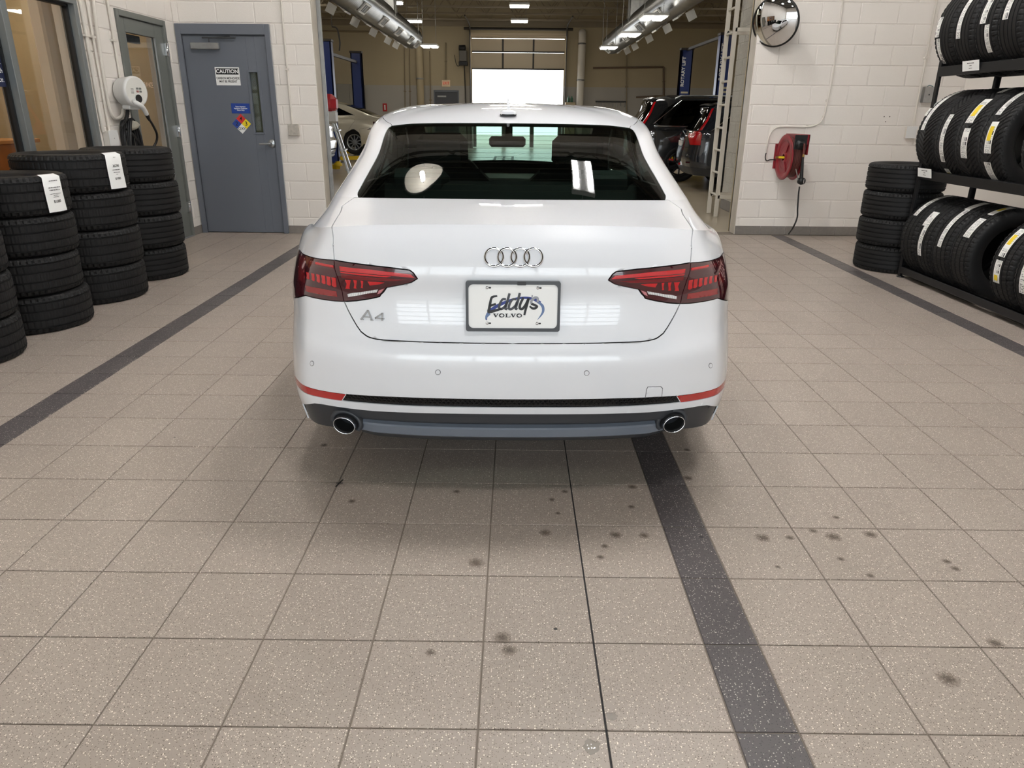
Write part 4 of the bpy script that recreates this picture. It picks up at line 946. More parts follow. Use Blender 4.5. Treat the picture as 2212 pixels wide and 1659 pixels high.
for x in (-.0865, .0815):
    for z in (.0625, -.0575): MB().lathe([(0, .0035), (.004, .003), (.0058, 0)], 12, Matrix.Translation((x, -.0045, z))@Matrix.Rotation(R90, 4, 'X')).obj('bolt', M_chrome, pl); MB().prism(rrect(.008, .005, .002, 3), -.0048, -.0038, Matrix.Translation((x+.009, 0, z))).obj('slot', M_ink, pl)
# lettering on the plate, drawn as brush strokes: crop pixels -> plate plane
def pp(x, y): return ((x-1090)/2212*260*.001552, -(y-612)/1276*150*.001552)
def stroke(pts, w, name, m, par, d=-.0052, n=8):
    sp = smooth_path([(*pp(x, y), 0) for x, y in pts], n) if len(pts) > 2 else [Vector((*pp(x, y), 0)) for x, y in pts]
    wl = w if hasattr(w, '__len__') else [w]*2; L, Rr = [], []
    for i, p in enumerate(sp):
        a, c = sp[max(0, i-1)], sp[min(len(sp)-1, i+1)]; u = (c-a).normalized(); f = i/(len(sp)-1)*(len(wl)-1); k = min(int(f), len(wl)-2); ww = (wl[k]+(wl[k+1]-wl[k])*(f-k))*.000182/2
        L.append((p.x-u.y*ww, d, p.y+u.x*ww)); Rr.append((p.x+u.y*ww, d, p.y-u.x*ww))
    q = len(sp); mb = MB(); mb.add(L+Rr, [(i, i+1, i+1+q, i+q) for i in range(q-1)])
    bk = [(x, -.0035, z) for x, _, z in L+Rr]; mb.add(L+Rr+bk, [(i, i+1, i+1+2*q, i+2*q) for i in range(q-1)]+[(i+q, i+1+q, i+1+3*q, i+3*q) for i in range(q-1)])
    return mb.obj(name, m, par)
M_lg = mat('print_charcoal', lin(62, 64, 70), .5); M_lk = mat('print_black', lin(26, 26, 30), .5); M_lb = mat('print_blue', lin(40, 56, 130), .5); M_lbg = mat('print_steel_blue', lin(96, 118, 158), .5); M_ls = mat('print_silver', lin(150, 152, 158), .5)
stroke([(600, 870), (610, 780), (680, 690), (800, 605), (960, 530), (1130, 470), (1320, 450), (1480, 480), (1590, 545)], [20, 46, 60, 60, 40, 40, 50, 60], 'swoosh', M_lb, pl, -.0045)
stroke([(585, 860), (605, 800), (650, 740)], [10, 50, 70], 'swoosh', M_lbg, pl, -.0047); stroke([(1560, 530), (1630, 600), (1645, 690), (1610, 770), (1540, 862)], [40, 52, 46, 30, 4], 'swoosh', M_lbg, pl, -.0047)
for pts, w, m in (([(800, 420), (720, 435), (690, 470), (670, 560), (655, 650), (650, 715), (760, 690), (880, 655)], [30, 44, 44, 50, 56, 52, 36], M_lk), ([(655, 610), (720, 585), (775, 565)], [38, 40, 36], M_lk),
    ([(960, 480), (900, 480), (850, 560), (835, 640), (880, 660), (950, 600), (985, 520)], [40, 40, 46, 46, 44, 40], M_lg), ([(1025, 370), (990, 500), (950, 640), (985, 668)], [44, 48, 50, 40], M_lg),
    ([(1150, 480), (1085, 480), (1030, 560), (1012, 640), (1055, 662), (1130, 600), (1165, 520)], [40, 40, 46, 46, 44, 40], M_lg), ([(1212, 362), (1180, 500), (1140, 640), (1170, 665)], [44, 48, 50, 40], M_lg),
    ([(1280, 445), (1225, 560), (1215, 640), (1260, 655), (1320, 580), (1375, 455)], [44, 46, 48, 46, 42], M_lk), ([(1378, 455), (1345, 580), (1315, 700), (1300, 770)], [44, 46, 42, 36], M_lk),
    ([(1440, 400), (1438, 425), (1425, 450)], [24, 26, 14], M_ls), ([(1540, 530), (1540, 460), (1490, 445), (1430, 500), (1420, 560)], [40, 44, 46, 46], M_ls), ([(1420, 555), (1480, 580), (1530, 610), (1490, 645), (1440, 640), (1395, 605)], [44, 44, 44, 42, 30], M_lk)):
    stroke(pts, w, 'lettering', m, pl)
def serif_word(word, x0, x1, y0, y1):
    cw = (x1-x0)/len(word); out = []
    for i, ch in enumerate(word):
        a = x0+cw*i; c = a+cw*.96; m = (a+c)/2
        if ch == 'V': stroke([(a+cw*.18, y0), (m, y1)], 24, 'lettering', M_lk, pl); stroke([(c-cw*.18, y0), (m, y1)], 12, 'lettering', M_lk, pl); stroke([(a, y0), (a+cw*.42, y0)], 8, 'lettering', M_lk, pl); stroke([(c-cw*.34, y0), (c, y0)], 8, 'lettering', M_lk, pl)
        elif ch == 'O':
            h = (y1-y0)/2; stroke([(m+cw*.38*math.cos(t), (y0+y1)/2+h*math.sin(t)) for t in np.linspace(0, 2*math.pi, 15)], [24, 12, 20, 24, 20, 12, 24], 'lettering', M_lk, pl, n=2)
        elif ch == 'L': stroke([(a+cw*.3, y0), (a+cw*.3, y1)], 24, 'lettering', M_lk, pl); stroke([(a+cw*.05, y1), (c-cw*.02, y1)], 9, 'lettering', M_lk, pl); stroke([(a+cw*.05, y0), (a+cw*.55, y0)], 8, 'lettering', M_lk, pl); stroke([(c-cw*.04, y1-24), (c-cw*.04, y1)], 9, 'lettering', M_lk, pl)
serif_word('VOLVO', 725, 1262, 750, 810)
# aerial fin
pf = on(1099, 243, 1, 2.45)-CO; an = thing('roof_antenna'); an.parent = car; an.location = (float(pf[0])+.02, 1.43, float(pf[2])-.004)
sec = []
for y, w, h in ((-.055, .024, .006), (-.05, .034, .014), (-.03, .038, .017), (.03, .034, .016), (.10, .022, .010), (.13, .006, .002)): sec.append([(-w, y, -.006), (-w*.95, y, h*.55), (-w*.6, y, h), (w*.6, y, h), (w*.95, y, h*.55), (w, y, -.006)])
vs = [p for r in sec for p in r]; MB().add(vs, [(i*6+j, i*6+j+1, (i+1)*6+j+1, (i+1)*6+j) for i in range(5) for j in range(5)]+[(0, 1, 2, 3, 4, 5)], True).obj('base', M_paint, an)
sec = [(-.042, .014, .0075), (-.03, .040, .007), (-.012, .062, .0045), (-.004, .066, .002), (.03, .048, .004), (.09, .012, .005)]
vs = []
for y, z, w in sec: vs += [(-w, y, z), (w, y, z)]
bt = [(-.009, -.046, .010), (.009, -.046, .010), (-.006, .1, .006), (.006, .1, .006)]
MB().add(vs+bt, [(2*i, 2*i+1, 2*i+3, 2*i+2) for i in range(5)]+[(0, 12, 13, 1), (12, 14, 10, 8, 6, 4, 2, 0), (13, 1, 3, 5, 7, 9, 11, 15), (10, 14, 15, 11)], False).obj('fin', M_paint, an)
MB().prism(rrect(.08, .19, .03), -.008, -.004, Matrix.Translation((0, .035, 0)), axis='z').obj('gasket', M_trim, an)
# interior
def seat(x, y, w):
    t = thing('seat'); t.parent = car; t.location = (x, y, .3); b = MB()
    b.cbox(-w/2, w/2, -.05, .5, .0, .26, .05).obj('seat_cushion', M_seat, t)
    MB().cbox(-w/2, w/2, -.09, .06, .2, .80, .055, Matrix.Rotation(math.radians(14), 4, 'X')).obj('backrest', M_seat, t)
    if w < .8: MB().cbox(-.14, .14, -.045, .045, .80, .98, .04, Matrix.Translation((0, -.04, 0))@Matrix.Rotation(math.radians(10), 4, 'X')).obj('headrest', M_seat, t)
seat(-.37, 2.05, .52); seat(.37, 2.05, .52); seat(0, 1.30, 1.25)
for x in (-.42, .42): MB().cbox(-.14, .14, -.04, .04, 0, .13, .035, Matrix.Translation((x, 1.10, 1.0))).obj('rear_headrest', M_seat, car)
MB().cbox(-.62, .62, .55, 1.02, .985, 1.0, .004).obj('parcel_shelf', M_seat, car)
MB().cbox(-.70, .70, 3.0, 3.6, .70, .93, .06).obj('dashboard', M_seat, car)
MB().cbox(-.72, .72, .62, 3.5, .24, .30, .01).obj('cabin_floor', M_seat, car)
MB().cbox(-.125, .125, -.014, .014, -.035, .035, .016, Matrix.Translation((-.01, 2.90, 1.185))).obj('interior_mirror', M_black, car)
MB().cbox(-.025, .025, 2.89, 2.95, 1.21, 1.35, .006).obj('mirror_mount', M_black, car)
MB().lathe([(.175, -.016), (.19, 0), (.175, .016), (.16, 0)], 32, Matrix.Translation((-.37, 2.85, .92))@Matrix.Rotation(math.radians(65), 4, 'X'), closed=True).obj('steering_wheel', M_black, car)
# white disc in the rear glass: reflection of the round high bay lamp
# defroster lines just inside the rear window
db = MB()
for k in range(13):
    t = 10.18+k*.125
    pts = LO(np.linspace(-2.78, 2.78, 25), np.full(25, t)); N = LO.nor(np.linspace(-2.78, 2.78, 25), np.full(25, t)); N[N[:, 1] > 0] *= -1; pts = pts-N*.003
    db.add([tuple(p+np.array([0, 0, -.0005])) for p in pts]+[tuple(p+np.array([0, 0, .0005])) for p in pts], [(i, i+1, i+26, i+25) for i in range(24)])
db.obj('defroster_lines', mat('defroster', lin(96, 84, 72), .6), car)
# wheels and mirrors
for x in (-.765, .765):
    for y in (1.03, 3.85):
        w = thing('wheel'); w.parent = car; w.location = (x, y, .33); w.rotation_euler = (0, R90 if x > 0 else -R90, 0); w.scale = (.94, .94, .9)
        mobj('wheel_tire', TY_A, M_rubber, w); rim_disc(w, .23, .07, M_alu)
for s_ in (-1, 1):
    mb = MB(); vs = []; n = 12
    for y, f in ((-.06, .75), (-.05, .95), (0, 1.0), (.05, .85), (.09, .45), (.11, .1)):
        for k in range(n): a = 2*math.pi*k/n; vs.append((s_*(.905+.105*f*math.cos(a)), 3.0+y, 1.01+.07*f*math.sin(a)))
    mb.add(vs, [(i*n+k, i*n+(k+1) % n, (i+1)*n+(k+1) % n, (i+1)*n+k) for i in range(5) for k in range(n)], True); mb.obj('door_mirror', M_paint, car)
    MB().prism([(s_*(.905+.075*math.cos(2*math.pi*k/20)), 1.01+.05*math.sin(2*math.pi*k/20)) for k in range(20)], 2.938, 2.942).obj('mirror_glass', M_chrome, car)
# ================================================================= left wall: window, glass door, charger
def V3(p): return (float(p[0]), float(p[1]), float(p[2]))
M_alug = mat('window_frame_grey', lin(132, 137, 138), .35, .5); M_gask = mat('gasket', lin(22, 24, 26), .6)
M_pane = glass_mat('showroom_glass', (.80, .82, .81), 1.42)
win = thing('window_1', kind='structure', label='grey framed showroom window in the left wall')
mull = [WY0, 3.55, 4.523, WY1]
def wb(y0, y1, z0, z1, name='window_frame'): MB().cbox(XL-.10, XL+.022, y0, y1, z0, z1, .003).obj(name, M_alug, win)
wb(WY0, WY1, WZ1-.05, WZ1); wb(WY0, WY1, WZ0, WZ0+.05); wb(WY0, WY0+.05, WZ0+.05, WZ1-.05); wb(WY1-.055, WY1, WZ0+.05, WZ1-.05)
for y in mull[1:3]: wb(y-.035, y+.035, WZ0+.05, WZ1-.05, 'mullion')
for a, c in ((WY0+.05, 3.515), (3.585, 4.488), (4.558, WY1-.055)):
    b = MB(); z0, z1 = WZ0+.05, WZ1-.05
    for q in ((a, a+.02, z0, z1), (c-.02, c, z0, z1), (a, c, z1-.02, z1), (a, c, z0, z0+.02)): b.box(XL-.075, XL-.03, *q)
    b.obj('gasket', M_gask, win); MB().box(XL-.058, XL-.052, a+.018, c-.018, z0+.018, z1-.018).obj('pane', M_pane, win)
# poster on the left pane
po = thing('window_poster', 'dark blue poster with white lettering on the left window pane', 'poster', (XL-.049, 4.19, 1.655))
MB().cbox(0, .002, -.30, .285, -.14, .135, .0006).obj('poster_sheet', mat('poster_navy', lin(28, 34, 66), .5), po)
for i, s in enumerate(('car', 'er.', 'th', 'ce.')):
    me = text_mesh(s, .052, .0004, 'RIGHT'); me.materials.clear(); me.transform(Matrix.Rotation(R90, 4, 'Z')@Matrix.Rotation(R90, 4, 'X')); mobj('lettering', me, M_white, po, (.0026, .268, .092-.061*i))
# showroom behind the glass
M_sw = mat('showroom_wall', lin(176, 142, 116), .7); M_sf = mat('showroom_floor', lin(150, 120, 92), .3)
MB().box(-8.2, XL-.2, .5, 9.5, -.1, 0).obj('floor_showroom', M_sf, kind='structure'); MB().box(-8.2, XL-.2, .5, 9.5, 3.0, 3.1).obj('ceiling_showroom', M_ceil, kind='structure')
MB().box(-8.3, -8.2, .5, 9.5, 0, 3.0).obj('wall_showroom', M_sw, kind='structure'); MB().box(-8.2, XL-.2, .4, .5, 0, 3.0).obj('wall_showroom_near', M_sw, kind='structure'); MB().box(-8.2, XL-.2, 9.5, 9.6, 0, 3.0).obj('wall_showroom_far', M_sw, kind='structure')
cu = thing('showroom_counter', 'orange brown wooden counter behind the showroom window', 'counter', (-5.6, 5.4, 0))
MB().cbox(-.4, .4, -2.3, 1.6, 0, 1.02, .01).obj('counter_body', mat('counter_wood', lin(186, 122, 70), .4, noise=(6, .5, lin(160, 100, 54))), cu); MB().cbox(-.45, .45, -2.35, 1.65, 1.02, 1.06, .006).obj('counter_top', mat('counter_top', lin(206, 150, 98), .25), cu)
MB().cbox(-4.27, -4.15, 5.84, 6.80, 0, 3.0, .02).obj('reflection_panel', mat('pale_panel', lin(214, 206, 192), .6), label='pale upright panel added behind the right window pane for its pale reflection', cat='panel')  # panel added to stand in for the pale reflection in this pane
mu = thing('mural', 'brown town picture on the showroom rear wall', 'picture', (-8.17, 6.6, 1.0))
MB().cbox(0, .02, -2.6, 2.4, 0, 1.7, .004).obj('picture_sheet', mat('mural_sky', lin(178, 118, 76), .6), mu)
for y, w, h, c in ((-2.0, .9, .9, (92, 60, 46)), (-1.0, .8, 1.15, (168, 132, 88)), (-.1, .9, .75, (104, 52, 42)), (.9, .9, 1.05, (176, 146, 104)), (1.8, .9, .8, (98, 66, 50))):
    MB().cbox(.02, .028, y-w/2, y+w/2, .02, h, .002).obj('painted_house', mat('mural_%d' % c[0], lin(*c), .6), mu); MB().prism([(y-w*.55, h), (y+w*.55, h), (y+w*.3, h+.3), (y-w*.3, h+.3)], .02, .03, axis='x').obj('painted_roof', mat('mural_roof', lin(66, 60, 58), .6), mu)
def down_light(x, y, z, label, s=9):
    t = thing('downlight', label, 'light', (x, y, z), group='showroom downlights'); MB().lathe([(.11, 0), (.13, -.012), (.12, .0)], 24).obj('trim_ring', M_whitepl, t); MB().lathe([(0, -.003), (.108, -.003)], 24).obj('lens', emis_mat('warm_lens', (1, .80, .58), 150), t)
for i, (x, y) in enumerate(((-5.0, 2.4), (-5.0, 4.6), (-5.0, 6.8), (-7.0, 3.4), (-7.0, 6.2))): down_light(x, y, 2.99, 'warm round downlight in the showroom ceiling')
# glass door in the left wall
d1 = thing('door_2', kind='structure', label='grey framed glass door in the left wall'); M_dg = M_frame
def db_(y0, y1, z0, z1, x0=XL-.06, x1=XL+.018, n='door_frame', m=M_dg): return MB().cbox(x0, x1, y0, y1, z0, z1, .003).obj(n, m, d1)
db_(DY0, DY1, 0, .012, XL-.08, XL+.02, 'threshold', M_alu); db_(DY0, DY0+.052, 0, 2.245); db_(DY1-.052, DY1, 0, 2.245); db_(DY0+.052, DY1-.052, 2.19, 2.245)
LY0, LY1 = DY0+.056, DY1-.056
leaf = MB().cbox(XL-.05, XL-.004, LY0, LY0+.11, .01, 2.186, .002).cbox(XL-.05, XL-.004, LY1-.18, LY1, .01, 2.186, .002).cbox(XL-.05, XL-.004, LY0+.11, LY1-.18, 2.06, 2.186, .002).cbox(XL-.05, XL-.004, LY0+.11, LY1-.18, .01, .19, .002).obj('door_leaf', M_dg, d1)
MB().box(XL-.032, XL-.027, LY0+.105, LY1-.175, .18, 2.07).obj('pane', M_pane, leaf)
b = MB(); b.box(XL-.02, XL-.006, LY0+.11, LY0+.12, .19, 2.06).box(XL-.02, XL-.006, LY1-.19, LY1-.18, .19, 2.06); b.obj('glazing_bead', M_alu, leaf)
MB().cbox(XL-.09, XL-.035, LY0+.13, LY0+.45, 1.98, 2.05, .004).obj('door_closer', M_black, d1)
for z in (1.965, 1.147, .33): MB().cbox(XL-.004, XL+.02, LY1-.005, LY1+.055, z-.06, z+.06, .002).lathe([(0, -.065), (.009, -.065), (.009, .065), (0, .065)], 12, Matrix.Translation((XL+.022, LY1+.012, z))).obj('hinge', M_chrome, d1)
me = text_mesh('ENTRANCE', .072, .0003, sx=.8); me.materials.clear(); me.transform(Matrix.Rotation(R90, 4, 'Z')@Matrix.Rotation(R90, 4, 'X')); mobj('lettering', me, mat('frosted_letter', lin(196, 172, 150), .6), d1, (XL-.0262, 6.62, 1.60))
# grey steel door in the back wall
d2 = thing('door_3', kind='structure', label='slate grey steel door with narrow window and warning signs')
FX0, FX1 = -3.643, -2.617
for q in ((FX0, FX0+.055, 0, 2.245), (FX1-.055, FX1, 0, 2.245), (FX0+.055, FX1-.055, 2.14, 2.245)): MB().cbox(q[0], q[1], YD-.022, YD+.08, q[2], q[3], .003).obj('door_frame', M_slate, d2)
lx0, lx1 = FX0+.058, FX1-.058; Wp = lambda x, y: on(x, y, 1, YD+.02)
gx0, gx1 = float(Wp(543, 200)[0]), float(Wp(561, 200)[0]); gz0, gz1 = 1.135, 1.765
lf = MB().cbox(lx0, gx0, YD+.012, YD+.055, .008, 2.136, .002).cbox(gx1, lx1, YD+.012, YD+.055, .008, 2.136, .002).cbox(gx0, gx1, YD+.012, YD+.055, gz1, 2.136, .002).cbox(gx0, gx1, YD+.012, YD+.055, .008, gz0, .002).obj('door_leaf', M_slate, d2)
MB().box(FX0+.04, FX0+.06, YD+.0, YD+.02, 0, 2.15).box(FX1-.06, FX1-.04, YD, YD+.02, 0, 2.15).box(FX0+.05, FX1-.05, YD, YD+.02, 2.128, 2.15).obj('door_stop', mat('slate_dark', lin(58, 61, 68), .5), d2)
for q in ((gx0-.022, gx0, gz0-.022, gz1+.022), (gx1, gx1+.022, gz0-.022, gz1+.022), (gx0, gx1, gz1, gz1+.022), (gx0, gx1, gz0-.022, gz0)): MB().cbox(q[0], q[1], YD+.004, YD+.014, q[2], q[3], .002).obj('window_bead', M_slate, lf)
MB().box(gx0, gx1, YD+.03, YD+.035, gz0, gz1).obj('pane', glass_mat('wired_glass', (.78, .84, .82), 1.5), lf)
b = MB(); k = 0; w_ = gx1-gx0
for i in range(-8, 60):
    for sgn in (1, -1):
        z = gz0+i*.024; a = (gx0, z if sgn > 0 else z+w_); c = (gx1, z+w_ if sgn > 0 else z)
        if min(a[1], c[1]) > gz0 and max(a[1], c[1]) < gz1: b.tube([(a[0], YD+.0325, a[1]), (c[0], YD+.0325, c[1])], .0006, 4, False)
b.obj('wire_mesh', M_steel, lf)
# closer, handle
p = Wp(446, 100); MB().cbox(p[0]-.155, p[0]+.155, YD-.045, YD+.012, p[2]-.032, p[2]+.032, .006).obj('door_closer', M_steel, d2, label='silver door closer')
q = Wp(445, 82); MB().cbox(float(Wp(440, 84)[0]), float(Wp(512, 84)[0]), YD-.035, YD-.02, 2.098, 2.112, .003).tube([(float(Wp(455, 88)[0]), YD-.03, 2.06), (float(Wp(455, 88)[0]), YD-.03, 2.10), (float(Wp(500, 85)[0]), YD-.01, 2.125)], .007, 8).obj('closer_arm', mat('dark_arm', lin(70, 72, 74), .4, .6), d2)
h = Wp(588, 310); Mh = Matrix.Translation((float(h[0]), YD+.012, float(h[2])))@Matrix.Rotation(R90, 4, 'X')
hd = MB().lathe([(0, .02), (.03, .018), (.046, .010), (.048, 0)], 28, Mh).obj('door_handle', M_alu, d2); MB().tube(smooth_path([(float(h[0]), YD, float(h[2])), (float(h[0]), YD-.045, float(h[2])), (float(h[0])-.03, YD-.055, float(h[2])), (float(h[0])-.125, YD-.05, float(h[2])-.004)]), .011, 10).obj('lever', M_alu, hd)
# signs on the door
def sign(name, label, x0, x1, y0, y1, m, poly=None):
    a = Wp((x0+x1)/2, (y0+y1)/2); w = abs(float(Wp(x1, y0)[0]-Wp(x0, y0)[0])); hh = abs(float(Wp(x0, y0)[2]-Wp(x0, y1)[2]))
    t = thing(name, label, 'sign', (float(a[0]), YD+.0105, float(a[2])), (R90, 0, 0)); MB().cbox(-w/2, w/2, -hh/2, hh/2, 0, .0015, .0004).obj('sign_plate', m, t); return t, w, hh
t, w, hh = sign('caution_sign', 'white caution sign about carbon monoxide on the grey door', 466.5, 519, 145.5, 184.5, M_white)
MB().box(-w*.46, w*.46, hh*.10, hh*.44, .0015, .0021).obj('sign_band', M_ink, t)
text('lettering', 'CAUTION', .055, M_white, t, (0, hh*.265, .0022), (0, 0, 0), bold=.0012, sx=1.0); text('lettering', 'CARBON MONOXIDE\nMAY BE PRESENT', .032, M_ink, t, (0, -hh*.20, .0016), (0, 0, 0), bold=.0006, sx=.82, space=1.05)
t, w, hh = sign('notice_sign', 'small blue notice sign with white lettering on the grey door', 500.5, 540.5, 223.5, 245, mat('sign_blue', lin(24, 62, 146), .5))
text('lettering', 'Due to Insurance\nRegulations, Employees\nOnly in Shop.', .0185, M_white, t, (0, 0, .0016), (0, 0, 0), bold=.0005, sx=.86, space=1.0)
a = Wp(522.5, 267.5); s_ = abs(float(Wp(542.5, 267)[0]-Wp(502, 267)[0]))/2/math.sqrt(2)
t = thing('hazard_diamond', 'four-colour hazard diamond sign on the grey door', 'sign', (float(a[0]), YD+.0105, float(a[2])), (R90, 0, 0))
Md = Matrix.Rotation(math.radians(45), 4, 'Z')
for sx, sy, c, nm in ((0, 0, (206, 44, 40), 'red_field'), (-1, 0, (34, 66, 148), 'blue_field'), (0, -1, (240, 214, 40), 'yellow_field'), (-1, -1, (238, 238, 236), 'white_field')):
    MB().box(s_*sx, s_*(sx+1), s_*sy, s_*(sy+1), 0, .0014, Md).obj(nm, mat('haz_%s' % nm, lin(*c), .5), t)
d_ = s_*.707
for s, x, y, sz in (('4', 0, d_, .062), ('2', -d_, 0, .062), ('3', d_, 0, .062), ('OXY', 0, -d_, .04)): text('lettering', s, sz, M_ink, t, (x, y, .0016), (0, 0, 0), bold=.0006)
# conduit and box on the door wall
cx = float(on(630, 200, 1, YD)[0]); t = thing('switch_box', 'grey junction box with painted conduit beside the steel door', 'electrical box', (cx, YD, 1.168))
MB().cbox(-.058, .058, -.05, .0, -.058, .058, .004).obj('box_body', M_conduit, t); MB().cbox(-.062, .062, -.056, -.05, -.062, .062, .002).obj('cover', mat('worn_cover', lin(188, 182, 172), .5, noise=(40, .8, lin(150, 144, 134))), t)
MB().tube([(-.02, -.02, .058), (-.02, -.02, 2.9)], .011, 10).obj('conduit', M_conduit, t); MB().cbox(-.04, .0, -.034, 0, .62, .64, .002).obj('strap', M_conduit, t)
# ---- conduits on the left wall
def LW(x, y, d=0.): return on(x, y, 0, XL+d)
def vcond(px, z0, r, label, box=None):
    y = float(LW(px, 1, .02)[1]); t = thing('conduit', label, 'conduit', (XL+.024, y, z0)); MB().tube([(0, 0, 0), (0, 0, 4.1-z0)], r, 10).obj('pipe', M_conduit, t)
    for z in (1.95-z0, 3.0-z0): MB().cbox(-.024, r+.003, -r-.02, r+.02, z, z+.02, .002).obj('strap', M_conduit, t)
    return t
bz = float(LW(228, 285)[2])
vcond(172, bz, .014, 'painted conduit nearest the window'); vcond(186, bz, .011, 'thin painted conduit, second from the window'); vcond(231, 1.14, .011, 'painted conduit running down beside the glass door')
y1_, y2_ = float(LW(222, 290)[1]), float(LW(238, 290)[1])
t = thing('outlet_box', 'white outlet box on the wall under the conduits', 'electrical box', (XL, (y1_+y2_)/2, bz-.055)); MB().cbox(0, .06, -.075, .075, -.075, .065, .005).obj('box_body', M_conduit, t); MB().cbox(.06, .066, -.08, .08, -.08, .07, .003).obj('cover', M_whitepl, t); MB().lathe([(0, .069), (.006, .067)], 8, Matrix.Translation((0, 0, 0))@Matrix.Rotation(R90, 4, 'Y')).obj('screw', M_steel, t)
g_ = LW(297, 282); t = thing('outlet_box', 'cream socket box beside the glass door frame', 'electrical box', V3((XL, 6.08, 1.13))); MB().cbox(0, .06, -.055, .055, -.09, .06, .005).obj('box_body', M_conduit, t); MB().cbox(.06, .066, -.06, .06, -.095, .065, .003).obj('cover', M_conduit, t)
for z in (-.05, .02): MB().prism(rrect(.035, .03, .01, 3), .066, .069, Matrix.Translation((0, 0, z)), axis='x').obj('socket', M_whitepl, t)
# ---- wall charger
M_chg = mat('charger_white', lin(224, 224, 222), .35); M_cable = mat('cable_black', lin(18, 18, 19), .5)
fc = on(284, 198, 0, XL+.17)+np.array([0, .07, 0]); cy_, cz_ = float(fc[1]), float(fc[2])
ch = thing('vehicle_charger', 'white oval wall charger with its plug holstered in front', 'charger', (XL+.05, cy_, cz_), (0, 0, math.radians(-24)))
n = 40
def oval(d, w, h, m=1.0, dy=0): return [(d, w*math.copysign(abs(math.cos(a))**1.0, math.cos(a)), h*math.copysign(abs(math.sin(a))**1.0, math.sin(a))) for a in (2*math.pi*k/n for k in range(n))]
lv = [oval(.0, .100, .110), oval(.02, .114, .122), oval(.14, .122, .131), oval(.155, .127, .136), oval(.182, .123, .132), oval(.186, .112, .121)]
MB().add([p for r in lv for p in r], [(i*n+k, i*n+(k+1) % n, (i+1)*n+(k+1) % n, (i+1)*n+k) for i in range(5) for k in range(n)], True).obj('housing', M_chg, ch)
fo = oval(.1845, .113, .122); MB().add(fo, [tuple(range(n))]).obj('face_plate', mat('charger_face', lin(214, 212, 206), .3), ch)
for y, z, w, h, m in ((-.012, .052, .022, .016, M_frame), (.03, .052, .022, .016, M_frame), (-.012, .022, .022, .016, mat('red_icon', lin(150, 96, 92), .5)), (.03, .022, .022, .016, M_frame)): MB().prism(rrect(w*1.15, h*1.1, .003, 3), .185, .1862, Matrix.Translation((0, y*.75+.022, z*.8-.015)), axis='x').obj('icon', m, ch)
MB().prism([(.022, .03), (.022, -.005), (0, -.03), (-.022, -.005), (-.022, .03)], .185, .1862, Matrix.Translation((0, -.01, .085))@Matrix.Scale(.8, 4), axis='x').obj('crest', M_frame, ch)
for k in range(5): MB().box(.185, .1858, -.058, -.028, .022-k*.010, .026-k*.010).obj('print_line', M_frame, ch)
MB().lathe([(.036, .186), (.040, .192), (.044, .186)], 24, Matrix.Translation((0, .012, -.06))@Matrix.Rotation(R90, 4, 'Y')@Matrix.Translation((0, 0, 0)), closed=True).obj('holster_ring', M_chg, ch)
MB().lathe([(0, .1855), (.036, .1875)], 24, Matrix.Translation((0, .012, -.06))@Matrix.Rotation(R90, 4, 'Y')).obj('holster_hole', M_black, ch)
MB().cbox(.02, .12, -.05, .07, -.155, -.115, .008).obj('cable_gland', M_chg, ch)
L_ = lambda x, y, d: tuple(Matrix.Rotation(math.radians(24), 3, 'Z')@Vector(np.array(V3(on(x, y, 0, XL+d)))-np.array([XL+.05, cy_, cz_])))
hp_ = [L_(288, 218, .19), L_(293, 222, .24), L_(302, 227, .26), L_(311, 236, .26), L_(317, 247, .255)]
MB().tube(smooth_path(hp_, 5), [.020]*5+[.022]*5+[.023]*5+[.021]*5+[.019], 12).obj('plug_handle', M_chg, ch)
MB().tube(smooth_path([L_(317, 247, .255), L_(320, 254, .25), L_(323, 260, .245)], 4), [.019, .020, .017, .019, .015, .017, .013, .014, .011], 12).obj('strain_relief', M_cable, ch)
MB().tube(smooth_path([L_(322, 257, .247), L_(331, 272, .24), L_(339, 290, .22), L_(337, 308, .19), L_(325, 322, .16), L_(308, 316, .12), L_(295, 300, .10), L_(282, 285, .09), L_(270, 277, .09)], 7), .011, 10).obj('charge_cable', M_cable, ch)
MB().tube(smooth_path([L_(276, 232, .09), L_(275, 248, .09), L_(271, 262, .09)], 6), [.016+.003*(i % 2) for i in range(13)], 12).obj('strain_relief', M_cable, ch); MB().tube(smooth_path([L_(271, 260, .09), L_(266, 268, .09), L_(262, 275, .09)], 4), .012, 10).obj('charge_cable', M_cable, ch)
hk = thing('cable_hook', 'pale cable hook holding coiled black charging cable', 'hook', V3(LW(262, 275)))
MB().tube(smooth_path([(0, 0, 0), (.06, 0, .01), (.12, 0, .02), (.145, 0, .045)], 5), [.05]*4+[.045]*4+[.04]*8, 14).obj('hook_body', mat('hook_beige', lin(198, 192, 176), .5), hk)
for k in range(6):
    dx = .03+.018*k; o_ = .012*(k % 3); MB().tube(smooth_path([(dx, -.075-o_, -.42+.03*k), (dx, -.085-o_, -.15), (dx, -.07, -.01), (dx, -.02, .055+.004*k), (dx, .045, .03), (dx, .075+o_, -.1), (dx, .085+o_*1.5, -.42+.02*k)], 6), .012, 8).obj('cable_loop', M_cable, hk)
fx = thing('flexible_conduit', 'ribbed flexible conduit curving into the wall charger', 'conduit', (XL, 0, 0))
fp = smooth_path([V3(np.array(LW(x, y, .035))-np.array([XL, 0, 0])) for x, y in ((197, -60), (204, 20), (213, 90), (222, 150), (230, 200), (236, 232), (243, 250), (253, 256), (263, 250), (266, 236))], 10)
MB().tube(fp, [.0135+.002*(i % 2) for i in range(len(fp))], 10).obj('conduit_hose', M_conduit, fx)
